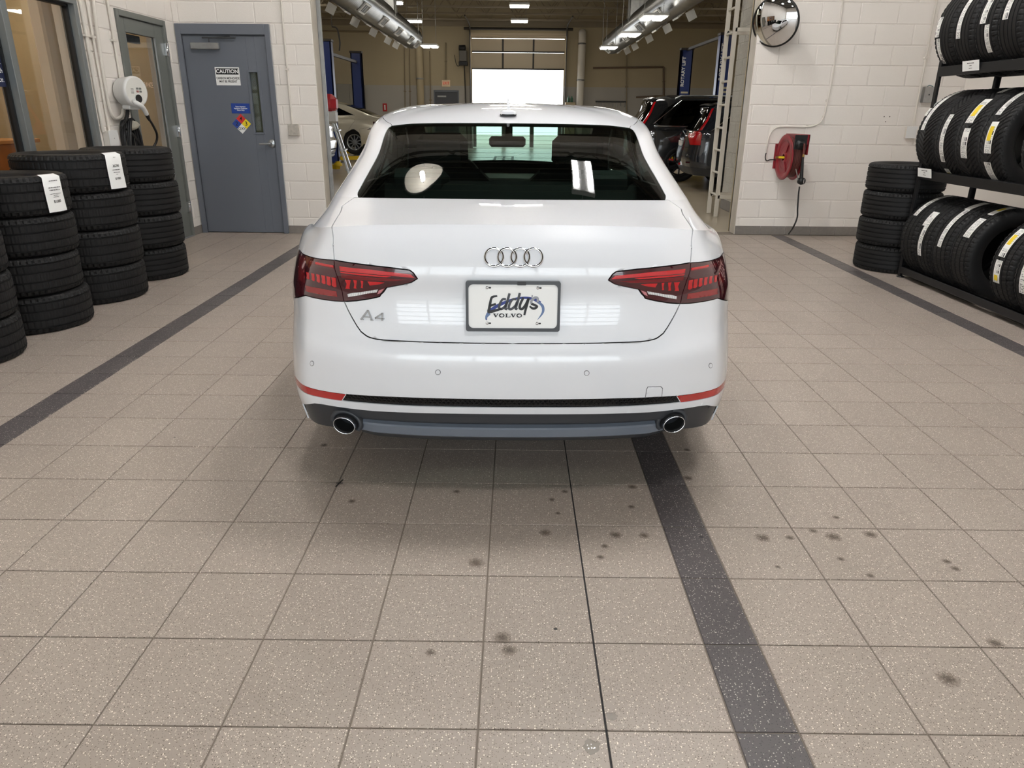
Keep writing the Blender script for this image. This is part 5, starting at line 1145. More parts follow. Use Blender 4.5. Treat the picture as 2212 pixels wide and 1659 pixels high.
# ================================================================= right wall: mirror, hose reel, boxes
mc = on(1675, 47, 1, YR-.12); Mm = Vector((-.58, -.79, -.19)).normalized().to_track_quat('Z', 'Y').to_matrix().to_4x4()
mi = thing('convex_mirror', 'round convex safety mirror with black rim on the white wall', 'mirror', V3(mc)); mi.rotation_euler = Mm.to_euler()
Rm = .247; k_ = .50
MB().lathe([(Rm*math.sin(a)/math.sin(k_), Rm/math.sin(k_)*(math.cos(a)-math.cos(k_))) for a in np.linspace(0, k_, 18)], 64).obj('mirror_dome', mat('mirror_face', (.86, .87, .88), .015, 1), mi)
MB().lathe([(Rm-.004, .006), (Rm+.010, .004), (Rm+.012, -.012), (Rm, -.03), (Rm*.6, -.05), (0, -.055)], 64).obj('rim', M_black, mi)
MB().tube([(0, 0, -.05), (0, .0, -.12)], .02, 12).obj('bracket', M_black, mi)
# air line
RWp = lambda x, y, d=.018: V3(on(x, y, 1, YR-d))
al_ = thing('air_line', 'thin cream air line clipped along the white wall to the reel', 'pipe', (0, YR, 0))
ap = smooth_path([tuple(np.array(RWp(x, y))-np.array([0, YR, 0])) for x, y in ((1829, -80), (1820, 10), (1812, 70), (1804, 130), (1795, 185), (1786, 225), (1779, 252), (1772, 264), (1760, 271), (1744, 274), (1712, 274), (1686, 274), (1672, 279), (1662, 294), (1657, 312), (1655, 330))], 6)
MB().tube(ap, .0085, 8).obj('line', M_conduit, al_)
MB().tube(smooth_path([tuple(np.array(RWp(x, y, .02))-np.array([0, YR, 0])) for x, y in ((1655, 330), (1653, 340), (1656, 347), (1664, 345), (1672, 345), (1680, 346))], 5), .006, 8).obj('whip_hose', M_black, al_)
for x, y in ((1786, 217), (1778, 252), (1745, 273), (1686, 274), (1656, 318)):
    q = np.array(RWp(x, y, .01))-np.array([0, YR, 0]); MB().cbox(q[0]-.012, q[0]+.012, -.022, 0, q[2]-.012, q[2]+.012, .003).obj('clip', M_conduit, al_)
# hose reel: axis mostly along x, drum seen from its left side
M_rred = mat('reel_red', lin(136, 28, 38), .35, noise=(10, .4, lin(118, 22, 32))); M_hose = mat('hose_brown', lin(96, 48, 42), .5)
rc = on(1705, 340, 1, YR-.24); hr = thing('hose_reel', 'red air hose reel hanging on the white block wall', 'hose reel', V3(rc))
ax = Matrix.Rotation(math.radians(3), 4, 'Z')@Matrix.Rotation(R90, 4, 'Y')
RD = .252
fl = [(.035, .0), (.06, .0), (.085, .02), (.17, .022), (.185, .002), (RD-.01, 0), (RD, .006), (RD-.004, .014), (.185, .012), (.05, .012)]
MB().lathe(fl, 48, ax@Matrix.Translation((0, 0, -.07))).obj('flange', M_rred, hr); MB().lathe([(r, -h) for r, h in fl], 48, ax@Matrix.Translation((0, 0, .07))).obj('flange', M_rred, hr)
MB().lathe([(.13, -.06), (.13, .06)], 32, ax).obj('drum', M_rred, hr)
b = MB()
for k in range(6):
    z = -.045+.018*k; b.lathe([(.212+.0095*math.cos(a), z+.0095*math.sin(a)) for a in np.linspace(0, 2*math.pi, 8, endpoint=False)], 40, ax, closed=True)
b.obj('hose_coil', M_hose, hr)
for a in (0, 2.1, 4.2): MB().cbox(-.012, .012, .03, .18, -.004, .004, .002, ax@Matrix.Translation((0, 0, -.067))@Matrix.Rotation(a, 4, 'Z')).obj('spoke', M_rred, hr)
MB().tube([ax@Vector((0, 0, -.16)), ax@Vector((0, 0, -.04))], [.012, .016], 12).obj('inlet_fitting', mat('brass', lin(170, 140, 80), .35, .8), hr)
MB().cbox(-.012, .012, -.02, .02, -.03, .05, .004, ax@Matrix.Translation((0, 0, -.10))).obj('valve_handle', M_yellow, hr)
MB().cbox(.06, .10, -.02, .235, -.12, .12, .004).obj('wall_bracket', M_rred, hr); MB().cbox(-.1, .1, .225, .24, -.14, .14, .003).obj('mount_plate', M_rred, hr)
# guide head upper right and hanging handle
g0 = np.array(V3(on(1731, 306, 1, YR-.5)))-np.array(V3(rc))
MB().cbox(g0[0]-.02, g0[0]+.085, -.28, .2, g0[2]-.03, g0[2]+.075, .004).cbox(g0[0]+.07, g0[0]+.085, -.28, .2, g0[2]-.14, g0[2]+.075, .004).obj('guide_arm', M_rred, hr); MB().cbox(g0[0]-.085, g0[0]+.05, -.30, -.28, g0[2]-.08, g0[2]+.07, .004).obj('guide_plate', M_black, hr)
MB().lathe([(.02, -.09), (.055, -.085), (.055, -.075), (.02, -.06)], 20, Matrix.Translation((g0[0]-.02, 0, g0[2]-.03))@Matrix.Rotation(R90, 4, 'X')@Matrix.Translation((0, 0, .38))).obj('roller', M_black, hr)
RP = lambda x, y, d=.55: tuple(np.array(V3(on(x, y, 1, YR-d)))-np.array(V3(rc)))
MB().tube(smooth_path([RP(1737, 310), RP(1737, 325), RP(1735, 335)], 4), .013, 10).obj('hose_end', M_hose, hr); MB().tube([RP(1735, 335), RP(1733, 355), RP(1731, 385)], [.010, .016, .021], 12).obj('grip', M_black, hr); MB().tube([RP(1735.5, 333), RP(1735, 339)], .0135, 10).obj('ferrule', MATS['brass'], hr)
q = RP(1731, 391); MB().lathe([(0, -.03), (.035, -.03), (.042, 0), (.035, .03), (0, .03)], 20, Matrix.Translation(q)@Matrix.Rotation(.5, 4, 'Z')@Matrix.Rotation(R90, 4, 'X')).obj('gauge', M_black, hr); MB().lathe([(0, .031), (.028, .031)], 20, Matrix.Translation(q)@Matrix.Rotation(.9, 4, 'Z')@Matrix.Rotation(R90, 4, 'X')).obj('gauge_face', M_whitepl, hr)
MB().tube(smooth_path([RP(1719, 365), RP(1722, 378), RP(1724, 390)], 4), .006, 8).obj('trigger', M_steel, hr)
MB().tube(smooth_path([RP(1727, 403), RP(1725, 420), RP(1723, 450), RP(1722, 470), RP(1714, 490), tuple(np.array(V3(on(1704, 505, 1, YR-.1)))-np.array(V3(rc)))], 6), .009, 8).obj('tail_hose', M_black, hr)
# boxes and conduit right
bx_ = on(2000, 205, 1, YR); t = thing('switch_box', 'grey metal switch box on the wall behind the tire rack', 'electrical box', V3((bx_[0], YR, bx_[2]))); MB().cbox(-.055, .055, -.07, 0, -.085, .085, .005).obj('box_body', M_steel, t); MB().lathe([(0, .075), (.008, .073), (.008, .07)], 10, Matrix.Rotation(R90, 4, 'X')).obj('button', M_black, t); MB().tube(smooth_path([(-.02, -.04, .085), (-.01, -.05, .10), (.02, -.045, .095), (.04, -.05, .085)], 4), .004, 6).obj('cord', mat('teal_cord', lin(60, 110, 112), .6), t)
b2 = on(1964, 285, 1, YR); t = thing('outlet_box', 'white outlet box on the wall left of the tire rack', 'electrical box', V3((b2[0], YR, b2[2]))); MB().cbox(-.055, .055, -.05, 0, -.065, .06, .005).obj('box_body', M_conduit, t); MB().cbox(-.06, .06, -.056, -.05, -.07, .065, .002).obj('cover', M_whitepl, t)
x_ = float(on(1985, 200, 1, YR)[0]); MB().tube([(.02, -.02, .06), (.02, -.02, 2.8)], .011, 10).obj('conduit', M_conduit, t); MB().cbox(0, .04, -.034, 0, .78, .80, .002).obj('strap', M_conduit, t)
for x, y in ((1910, 252), (1922, 252), (1913, 263)):
    q = on(x, y, 1, YR-.0062); MB().lathe([(0, 0), (.006, .0)], 8, Matrix.Translation(V3(q))@Matrix.Rotation(R90, 4, 'X')).obj('bolt_hole', M_ink, wall_right)
# ================================================================= workshop behind the opening
SX0, SX1, SY1, SZ = -12.0, 12.0, 30.0, 5.45
MB().box(SX0, SX1, YR+.2, SY1+.3, -.12, -.002).box(-2.15, XE, YD+.05, YR+.2, -.12, -.0045).obj('floor_shop', M_conc, kind='structure', label='beige concrete floor of the workshop')
gx_0, gx_1, gz_ = -1.70, 1.94, 4.20; ZB = 2.36
MB().box(SX0, -3.25, SY1, SY1+.25, 0, ZB).box(-3.25, -2.24, SY1, SY1+.25, 2.19, ZB).box(-2.24, gx_0, SY1, SY1+.25, 0, ZB).box(gx_1, SX1, SY1, SY1+.25, 0, ZB).obj('wall_shop_back_lower', M_band, kind='structure', label='grey lower band of the workshop back wall')
MB().box(SX0, gx_0, SY1, SY1+.25, ZB, SZ).box(gx_0, gx_1, SY1, SY1+.25, gz_, SZ).box(gx_1, SX1, SY1, SY1+.25, ZB, SZ).obj('wall_shop_back', M_cream, kind='structure', label='cream upper part of the workshop back wall')
MB().box(SX0-.2, SX0, YD, SY1, 0, SZ).obj('wall_shop_left', M_cream, kind='structure'); MB().box(SX1, SX1+.2, YD, SY1, 0, SZ).obj('wall_shop_right', M_cream, kind='structure')
MB().box(SX0, -2.15, YD+.2, YD+.3, 0, SZ).box(XE, SX1, YR+.2, YR+.3, 0, SZ).obj('wall_shop_front', M_cream, kind='structure')
MB().box(SX0, -2.85, 9.0, 9.1, 0, 4.2).obj('wall_pane_backdrop', mat('backdrop_paint', lin(222, 226, 220), .6), kind='structure')  # pale wall added behind the steel door so its pane looks bright
ceil = MB().box(SX0, SX1, YR+.2, SY1+.2, SZ, SZ+.1).obj('ceiling_shop', M_deck, kind='structure', label='dark metal roof deck of the workshop')
b = MB()
for k in range(80): x = SX0+.15+.3*k; b.add([(x, YR+.3, SZ), (x+.04, YR+.3, SZ-.04), (x+.15, YR+.3, SZ-.04), (x+.19, YR+.3, SZ), (x, SY1, SZ), (x+.04, SY1, SZ-.04), (x+.15, SY1, SZ-.04), (x+.19, SY1, SZ)], [(0, 1, 5, 4), (1, 2, 6, 5), (2, 3, 7, 6)])
b.obj('deck_ribs', M_deck, ceil)
# bar joists
b = MB(); zb, zt_ = 4.66, 5.38
for dy in (-.03, .012): b.box(SX0, SX1, dy, dy+.018, zb-.03, zb+.03).box(SX0, SX1, dy, dy+.018, zt_-.03, zt_+.03)
b.box(SX0, SX1, -.03, .03, zb-.03, zb-.022)
x = SX0; k = 0
while x < SX1-.6:
    b.tube([(x, 0, zb), (x+.55, 0, zt_)], .014, 5, False).tube([(x+.55, 0, zt_), (x+1.1, 0, zb)], .014, 5, False); x += 1.1
jm = b.mesh('joist')
for y in (10.2, 12.0, 13.8, 15.5, 17.2, 18.95, 20.6, 22.3, 23.95, 25.65, 27.35, 29.2): mobj('joist', jm, M_joist, ceil, (0, y, 0))
MB().box(SX0, SX1, SY1-.06, SY1, 4.50, 4.72).obj('wall_beam', M_joist, ceil)
for x in (-5.2, 5.2): MB().box(x-.02, x+.02, YR+.3, SY1, zb+.03, zb+.06).obj('bridging', M_joist, ceil)
# overhead door, half open
dg = thing('door_4', kind='structure', label='half open sectional overhead door at the far end of the workshop')
M_sec = mat('door_section', lin(196, 182, 158), .5); M_strut = mat('door_strut', lin(54, 48, 42), .5)
zz0 = float(on(1120, 151, 1, SY1-.1)[2]); zz1 = float(on(1120, 114, 1, SY1-.1)[2]); zz2 = float(on(1120, 84, 1, SY1-.1)[2])
for a, c in ((zz0, zz1), (zz1, zz2)):
    sec_ = MB().cbox(gx_0-.02, gx_1+.02, SY1-.12, SY1-.07, a+.006, c-.006, .004).obj('door_section', M_sec, dg)
    for x in np.linspace(gx_0+.02, gx_1-.02, 4): MB().cbox(x-.035, x+.035, SY1-.145, SY1-.12, a+.01, c-.01, .003).obj('stile', M_strut if abs(x) < 1.5 else M_sec, sec_)
    MB().cbox(gx_0, gx_1, SY1-.16, SY1-.12, a+.0, a+.055, .004).obj('strut', M_strut, sec_)
for k in range(3): MB().cbox(gx_0-.02, gx_1+.02, SY1-.20-.10*k, SY1-.12-.08*k, zz2+.01+.05*k, zz2+.075+.05*k, .004).obj('door_section', M_sec, dg)
for x in (gx_0-.09, gx_1+.05): MB().box(x, x+.04, SY1-.16, SY1-.02, 0, 4.3).tube(smooth_path([(x+.02, SY1-.1, 4.2), (x+.02, SY1-.2, 4.45), (x+.02, SY1-.7, 4.55), (x+.02, SY1-3.0, 4.55)], 5), .03, 6).obj('door_track', mat('track_dark', lin(70, 66, 60), .4, .6), dg)
MB().tube([(gx_0-.3, SY1-.12, 4.42), (gx_1+.3, SY1-.12, 4.42)], .05, 10).obj('spring_shaft', M_strut, dg)
# far side of the opening: low steel posts on the apron
for i, x in enumerate((1025, 1088, 1148, 1208)):
    q = on(x, 316, 1, 31.2); t = thing('bollard', f'dark steel post outside the half open door, {["leftmost", "second from left", "third from left", "rightmost"][i]}', 'bollard', (float(q[0]), 31.2, -.01), group='posts outside the overhead door')
    MB().lathe([(.09, 0), (.09, 1.0), (.07, 1.05), (0, 1.07)], 16).obj('post', M_strut, t); MB().lathe([(.13, 0), (.13, .015), (.09, .02)], 16).obj('base_plate', M_steel, t)
# exit door, sign, opener
ed = thing('door_5', kind='structure', label='dark grey exit door in the workshop back wall')
for q in ((-3.25, -3.20, 0, 2.19), (-2.29, -2.24, 0, 2.19), (-3.2, -2.29, 2.12, 2.19)): MB().cbox(q[0], q[1], SY1-.03, SY1+.1, q[2], q[3], .004).obj('door_frame', M_slate, ed)
MB().cbox(-3.2, -2.29, SY1+.0, SY1+.05, 0, 2.12, .004).obj('door_leaf', mat('exit_leaf', lin(70, 72, 78), .4), ed); MB().cbox(-3.1, -2.75, SY1-.03, SY1+.0, 1.93, 1.99, .004).obj('door_closer', M_steel, ed)
q = on(963.5, 180, 1, SY1-.04); t = thing('exit_sign', 'lit exit sign with red letters above the exit door', 'sign', (float(q[0]), SY1-.045, float(q[2])), (R90, 0, 0))
MB().cbox(-.17, .17, -.125, .125, -.04, .0, .006).obj('sign_box', mat('sign_cream', lin(224, 206, 176), .5), t); text('lettering', 'EXIT', .15, emis_mat('exit_red', (1, .06, .03), .5), t, (0, 0, .001), (0, 0, 0), sx=.85)
q = on(1000, 115, 1, SY1-.2); t = thing('door_opener', 'black and grey door opener motor on the wall beside the overhead door', 'motor', V3(q)); MB().cbox(-.14, .16, -.12, .2, -.30, .10, .02).obj('motor_housing', mat('opener_grey', lin(96, 92, 86), .4), t); MB().lathe([(0, -.16), (.11, -.15), (.12, .1), (0, .12)], 16, Matrix.Translation((0, 0, .18))@Matrix.Rotation(R90, 4, 'Y')).obj('motor', M_black, t); MB().cbox(-.16, .18, -.14, .22, -.44, -.30, .01).obj('control_box', M_black, t); MB().tube(smooth_path([(-.1, 0, -.42), (-.22, 0, -.46), (-.3, .1, -.3), (-.34, .15, -.05)], 5), .012, 6).obj('cord', M_black, t)
# round pipes on the back wall
for x, nm in ((-3.75, 'left of the exit door'), (2.6, 'right of the overhead door')):
    t = thing('vertical_duct', f'tall cream round pipe on the back wall, {nm}', 'pipe', (x, SY1-.25, 0)); MB().tube([(0, 0, 0), (0, 0, 4.15)]+[(0, .08-.08*math.cos(a), 4.15+.15*math.sin(a)) for a in np.linspace(.2, R90, 6)], .145, 18).obj('pipe', M_conduit if x > 0 else M_cream, t)
    for z in (1.2, 2.6, 3.9): MB().lathe([(.147, -.03), (.155, -.03), (.155, .03), (.147, .03)], 18, Matrix.Translation((0, 0, z)), closed=True).obj('band', M_steel, t)
def wall_pipe(pts, r, label, m, name='wall_pipe'):
    P = [np.array(V3(on(x, y, 1, SY1-.05))) for x, y in pts]; t = thing(name, label, 'pipe', tuple(P[-1])); MB().tube([tuple(p-P[-1]) for p in P], r, 8).obj('pipe', m, t)
    q = (P[0]+P[1])/2-P[-1]; MB().cbox(q[0]-.05, q[0]+.05, -.01, .05, q[2]-.02, q[2]+.02, .004).obj('pipe_clamp', m, t)
M_rust = mat('brown_pipe', lin(104, 84, 66), .5); M_thin = mat('wall_conduit', lin(138, 124, 100), .5)
wall_pipe([(1434, 145), (1281, 147)], .035, 'brown pipe running level along the back wall above the grey band', M_rust); wall_pipe([(1434, 145), (1434, 207)], .035, 'brown pipe dropping down the right part of the back wall', M_rust); wall_pipe([(1434, 207), (1374, 210)], .03, 'short brown pipe low on the right of the back wall', M_rust)
wall_pipe([(873, 70), (876, 318)], .018, 'thin conduit on the back wall, left one of the close pair', M_thin); wall_pipe([(884, 70), (887, 318)], .018, 'thin conduit on the back wall, right one of the close pair', M_thin); wall_pipe([(928, 110), (932, 318)], .02, 'thin conduit between the round pipe and the exit sign', M_thin); wall_pipe([(963, 92), (963, 172)], .02, 'thin conduit dropping to the exit sign', M_thin); wall_pipe([(683, 67), (870, 69)], .03, 'dark pipe high across the left part of the back wall', M_thin); wall_pipe([(1353, 70), (1354, 300)], .02, 'thin conduit on the right part of the back wall', M_thin); wall_pipe([(1003, 140), (1010, 320)], .02, 'cable hanging below the door opener', M_strut)
# cabinet, extinguisher sign, rack of hooks, cart
t = thing('steel_cabinet', 'tall grey steel cabinet against the workshop back wall', 'cabinet', (-6.35, SY1-.35, 0)); MB().cbox(-.62, .36, -.3, .33, .05, 2.36, .01).obj('cabinet_body', mat('cabinet_grey', lin(136, 132, 124), .45), t)
for x0, x1 in ((-.61, -.13), (-.125, .35)): dd = MB().cbox(x0, x1, -.32, -.3, .08, 2.34, .004).obj('cabinet_door', MATS['cabinet_grey'], t); MB().cbox(x1-.06 if x0 < -.3 else x0+.03, x1-.03 if x0 < -.3 else x0+.06, -.345, -.32, 1.1, 1.3, .004).obj('handle', M_black, dd)
q = on(831.5, 232, 1, SY1-.02); t = thing('extinguisher_sign', 'small red fire extinguisher sign on the grey band', 'sign', V3(q)); MB().cbox(-.085, .085, -.01, .01, -.15, .15, .003).obj('sign_plate', mat('sign_red', lin(178, 30, 34), .5), t); MB().cbox(-.025, .025, -.014, -.01, -.09, .09, .003).obj('sign_symbol', M_white, t)
q = on(1320, 220, 1, SY1-.05); t = thing('hook_rail', 'black rail with hanging hooks on the back wall', 'rail', V3(q)); MB().cbox(-.62, .62, 0, .05, -.02, .03, .005).obj('rail', M_black, t)
for k in range(8): MB().tube([(-.55+.157*k, 0, -.02), (-.55+.157*k, -.04, -.14-.05*(k % 3))], .018, 6).obj('hook', M_steel, t)
q = on(1232, 218, 1, SY1-.3); t = thing('supply_bin', 'cream supply bin with bottles beside the overhead door', 'bin', (float(q[0]), SY1-.35, 0)); MB().cbox(-.2, .2, -.15, .2, 0, float(q[2])-.05, .01).obj('bin_body', M_cream, t)
for k in (-.08, .05): MB().lathe([(.045, 0), (.05, .02), (.05, .14), (.02, .19), (.02, .23), (0, .23)], 12, Matrix.Translation((k, 0, float(q[2])-.05))).obj('bottle', mat('green_bottle', lin(50, 92, 70), .3), t)
# floor drain grate near the far door
q0 = on(1068, 372, 2, 0); q1 = on(1098, 338, 2, 0); t = thing('floor_drain', 'long dark floor grate in front of the overhead door', 'drain', (float(q0[0]+q1[0])/2, float(q0[1]), 0)); Ld = float(q1[1]-q0[1])
for x in (-.28, 0, .28): MB().box(x-.04, x+.04, 0, Ld, 0, .006).obj('grate_bar', M_strut, t)
for k in range(7): MB().box(-.32, .32, Ld*k/6-.03, Ld*k/6+.03, 0, .005).obj('grate_cross', M_strut, t)
# ---------------------------------------------------------------- lamps
M_bay = emis_mat('bay_lens', (1, .94, .83), 21)
def bay(x, y, z, label, w=.58, d=.30, rod=True):
    t = thing('high_bay_light', label, 'light', (x, y, z), group='workshop high bay lights'); MB().cbox(-w/2-.02, w/2+.02, -d/2-.02, d/2+.02, .0, .07, .012).obj('housing', M_whitepl, t); MB().cbox(-w/2, w/2, -d/2, d/2, -.05, -.001, .012).obj('lens', M_bay, t)
    for s in (-1, 1): MB().tube([(s*w*.4, 0, .07), (s*w*.4, 0, 5.44-z)], .006, 6).obj('hanger', M_steel, t)
for px, py, nm in ((1122, 12, 'upper middle one'), (1122, 45, 'lower middle one'), (848, 5, 'upper left one'), (893, 45, 'lower left one'), (800, -60, 'left one above the picture'), (1122, -60, 'middle one above the picture'), (1440, -60, 'right one above the picture')):
    q = on(px, py, 2, 4.45); bay(float(q[0]), float(q[1]), 4.45, f'bright rectangular lamp hanging under the workshop joists, {nm}')
def twin(px, py, z, nm):
    q = on(px, py, 2, z); t = thing('twin_lamp', f'twin white lamp hanging in the workshop, {nm}', 'light', (float(q[0]), float(q[1]), z), group='workshop twin lamps')
    for s in (-1, 1): MB().cbox(s*.13-.10, s*.13+.10, -.35, .35, -.03, -.002, .01).obj('tube', M_bay, t)
    MB().cbox(-.27, .27, -.37, .37, 0, .05, .01).obj('housing', M_whitepl, t)
    for s in (-1, 1): MB().tube([(s*.2, 0, .05), (s*.2, 0, 5.44-z)], .006, 6).obj('hanger', M_steel, t)
twin(928, 100, 3.3, 'left of the exit sign'); twin(1315, 103, 3.3, 'farthest one under the right duct'); twin(1360, 75, 3.3, 'middle one under the right duct'); twin(1412, 38, 3.3, 'nearest one under the right duct')
for i, (x, y) in enumerate(((-3.6, 8.35), (-6, 12.5), (-6.5, 18.5), (-7, 25), (6, 12), (7, 18), (8, 24), (0, 12), (0, 17))): bay(x, y, 4.45, 'unseen rectangular lamp under the workshop joists, outside the picture', 1.2, .35)  # unseen: first added to brighten door pane, left ones shifted to light sedan
# ---------------------------------------------------------------- ducts
M_duct = mat('duct_metal', lin(176, 178, 178), .28, .9, noise=(5, .4, lin(150, 152, 153)))
def duct(px0, py0, px1, py1, z, label, sgn):
    a, c = on(px0, py0, 2, z), on(px1, py1, 2, z); x = float((a[0]+c[0])/2); y0, y1 = 11.5, float(c[1]); L = y1-y0
    t = thing('spiral_duct', label, 'duct', (x, y0, z)); pr = []; k = 0; n = int(L/.11)
    for i in range(n+1): yy = L*i/n; pr += [(.33, yy-.02), (.337, yy), (.33, yy+.02)]
    pr += [(.30, L+.03), (0, L+.03)]
    MB().lathe(pr, 28, Matrix.Rotation(-R90, 4, 'X')).obj('duct_tube', M_duct, t)
    for i, f in enumerate((.35, .52, .69, .86, .97)):
        for s in (-1, 1):
            an = -R90+s*.75; Mx = Matrix.Translation((0, L*f-.2, 0))@Matrix.Rotation(-(an+R90), 4, 'Y')
            fr = MB()
            for q in ((-.13, .13, -.30, -.26), (-.13, .13, .26, .30), (-.13, -.09, -.26, .26), (.09, .13, -.26, .26)): fr.cbox(q[0], q[1], q[2], q[3], -.365, -.325, .004, Mx)
            rg = fr.obj('register', M_whitepl, t)
            for j in range(3): MB().box(-.09, .09, -.25+.17*j, -.23+.17*j+.10, -.345, -.335, Mx).obj('louvre', M_frame, rg)
        Mx = Matrix.Translation((sgn*-.42, L*f-.55, -.30)); MB().cbox(-.10, .10, -.006, .006, -.10, .10, .003, Mx@Matrix.Rotation(.5*sgn, 4, 'Y')).obj('tag', M_whitepl, t)
    for f in (.25, .6, .93):
        for hx in (-.33, .33): MB().tube([(hx, L*f, 0), (hx, L*f, 4.7-z)], .01, 6).obj('hanger', M_steel, t)
    MB().cbox(-.75 if sgn > 0 else -.30, .30 if sgn > 0 else .75, L*.60, L*.60+.5, .0, 5.3-z, .01).obj('riser_duct', M_steel, t)
duct(800, 12, 886, 82, 3.72, 'left silver spiral duct hanging in the workshop', 1); duct(1440, 10, 1322, 95, 3.72, 'right silver spiral duct hanging in the workshop', -1)
# ---------------------------------------------------------------- two-post lifts
M_lift = mat('lift_blue', lin(34, 52, 110), .35); M_lifty = mat('lift_yellow', lin(226, 190, 30), .45)
def lift(x, ya, yb, h, label, txt, armz=.12, aspread=1.2):
    t = thing('two_post_lift', label, 'car lift', (x, ya, 0))
    for y, s in ((0, 1), (yb-ya, -1)):
        po_ = MB().cbox(-.17, .17, -.12, -.09 if s > 0 else .12, .02, h, .006).cbox(-.17, -.13, -.12, .12, .02, h, .006).cbox(.13, .17, -.12, .12, .02, h, .006).obj('post', M_lift, t, (0, y, 0)); MB().cbox(-.25, .25, -.22, .22, 0, .02, .004).obj('base_plate', M_black, t, (0, y, 0))
        MB().cbox(-.19, .19, -.14, .14, h, h+.06, .01).obj('top_plate', M_strut, t, (0, y, 0)); MB().cbox(-.11, .11, -.07, .10, .2, .9, .01).obj('carriage', M_strut, t, (0, y, 0))
        MB().cbox(-.03, .03, -.05, .05, .9, h-.1, .006).obj('chain_cover', M_black, t, (0, y, 0))
        if txt:
            me = text_mesh('ROTARY LIFT', .135, .002, bold=.003); me.materials.clear(); me.transform(Matrix.Rotation(R90, 4, 'X')@Matrix.Rotation(R90, 4, 'Z')); mobj('lettering', me, M_white, t, (-.08, y-.125, h-.58))
            for k in range(4): MB().cbox(-.10+.02*(k % 2), .11, -.124, -.121, 1.95-.09*k, 2.0-.09*k, .001).obj('warning_label', mat('label_tan', lin(190, 184, 160), .5), t, (0, y, 0))
        for sx in (-1, 1):
            e = (sx*aspread, s*.75, armz); MB().cbox(0, 1, -.06, .06, -.05, .05, .006, Matrix.Translation((sx*.12, s*.1, armz))@Matrix.Rotation(math.atan2(s*.65, sx*(aspread-.12)), 4, 'Z')@Matrix.Scale(math.hypot(.65, aspread-.12), 4, (1, 0, 0))).obj('swing_arm', M_lifty, t, (0, y, 0)); MB().lathe([(.10, 0), (.10, .06), (.06, .07), (.06, .1), (0, .1)], 12, Matrix.Translation((e[0], e[1], armz+.03))).obj('lift_pad', M_lifty, t, (0, y, 0))
    MB().cbox(-.04, .04, 0, yb-ya, h-.02 if txt else h-.3, h+.05 if txt else h-.22, .006).obj('cross_beam', M_strut, t)
lift(-5.05, 20.0, 24.0, 3.1, 'blue two-post lift around the gold sedan', False); lift(5.02, 17.6, 21.9, 3.12, 'blue two-post lift with white lettering behind the dark SUVs', True)
lift(-5.15, 13.6, 17.4, 3.2, 'blue two-post lift around the silver sedan at the left edge of the opening', False, .12, 1.0)
# hanging air hose near the left lift
hq = [V3(on(x, y, 1, 19.0)) for x, y in ((717, 57), (728, 62), (734, 90), (733, 110))]; t = thing('air_hose', 'thin dark hose hanging near the left lift', 'hose', hq[0]); MB().tube(smooth_path([tuple(np.array(p)-np.array(hq[0])) for p in hq], 6), .02, 6).obj('hose', M_strut, t); MB().tube([(-.0, 0, 0), (-.02, 0, 2.0)], .012, 5).obj('hanger', M_strut, t)
# ---------------------------------------------------------------- ladders
t = thing('fixed_ladder', 'tall white fixed ladder in front of the grey block pier', 'ladder', (2.95, 9.30, 0)); M_lad = mat('ladder_white', lin(206, 200, 188), .4)
for y in (0, .40): MB().cbox(-.03, .03, y-.012, y+.012, 0, 4.9, .003).obj('rail', M_lad, t)
for k in range(16): MB().tube([(0, 0, .30+.3*k), (0, .40, .30+.3*k)], .016, 8).obj('rung', M_lad, t)
for z in (.25, 2.4, 4.4):
    for y in (0, .4): MB().cbox(0, .33, y-.012, y+.012, z, z+.05, .002).obj('stand_off', M_lad, t)
pier = MB().box(3.30, 3.9, YR+.3, 10.35, 0, SZ).obj('wall_pier', mat('bare_block', lin(208, 206, 200), .8, bump=(120, .6), noise=(60, .6, lin(176, 174, 168))), kind='structure', label='bare grey block pier behind the fixed ladder')
block_wall(pier, MATS['bare_block'], ('x', 3.30, -1), YR+.3, 10.35, CRR+[CRR[-1]+.2132*k for k in range(1, 7)], (8.1, 8.3), .4256)
base_tiles('baseboard_pier', ('x', 3.30, -1), YR+.3, 10.35, .15, pitch=.6)
t = thing('step_ladder', 'aluminium step ladder with red top standing just inside the opening', 'ladder', (-2.70, 10.0, 0), (0, 0, R90+.12))
for sx in (-1, 1):
    for sy in (-1, 1): MB().cbox(-.028, .028, -.014, .014, 0, 1.42, .003, Matrix.Translation((sx*.30, sy*.42, 0))@Matrix.Rotation(math.radians(-sx*7.5), 4, 'Y')@Matrix.Rotation(math.radians(sy*15), 4, 'X')).obj('leg', M_alu, t)
for k in range(4): f = (k+1)/5; MB().cbox(-.29+.17*f*.9, .29-.17*f*.9, -.42+.36*f-.04, -.42+.36*f+.04, 1.38*f-.012, 1.38*f+.012, .004).obj('step', M_alu, t)
MB().cbox(-.19, .19, -.14, .16, 1.20, 1.38, .03).obj('bracket', mat('ladder_grey', lin(168, 168, 166), .5), t)
MB().cbox(-.22, .16, -.16, .18, 1.34, 1.60, .07).obj('top_cap', mat('cap_red', lin(150, 22, 34), .5), t)
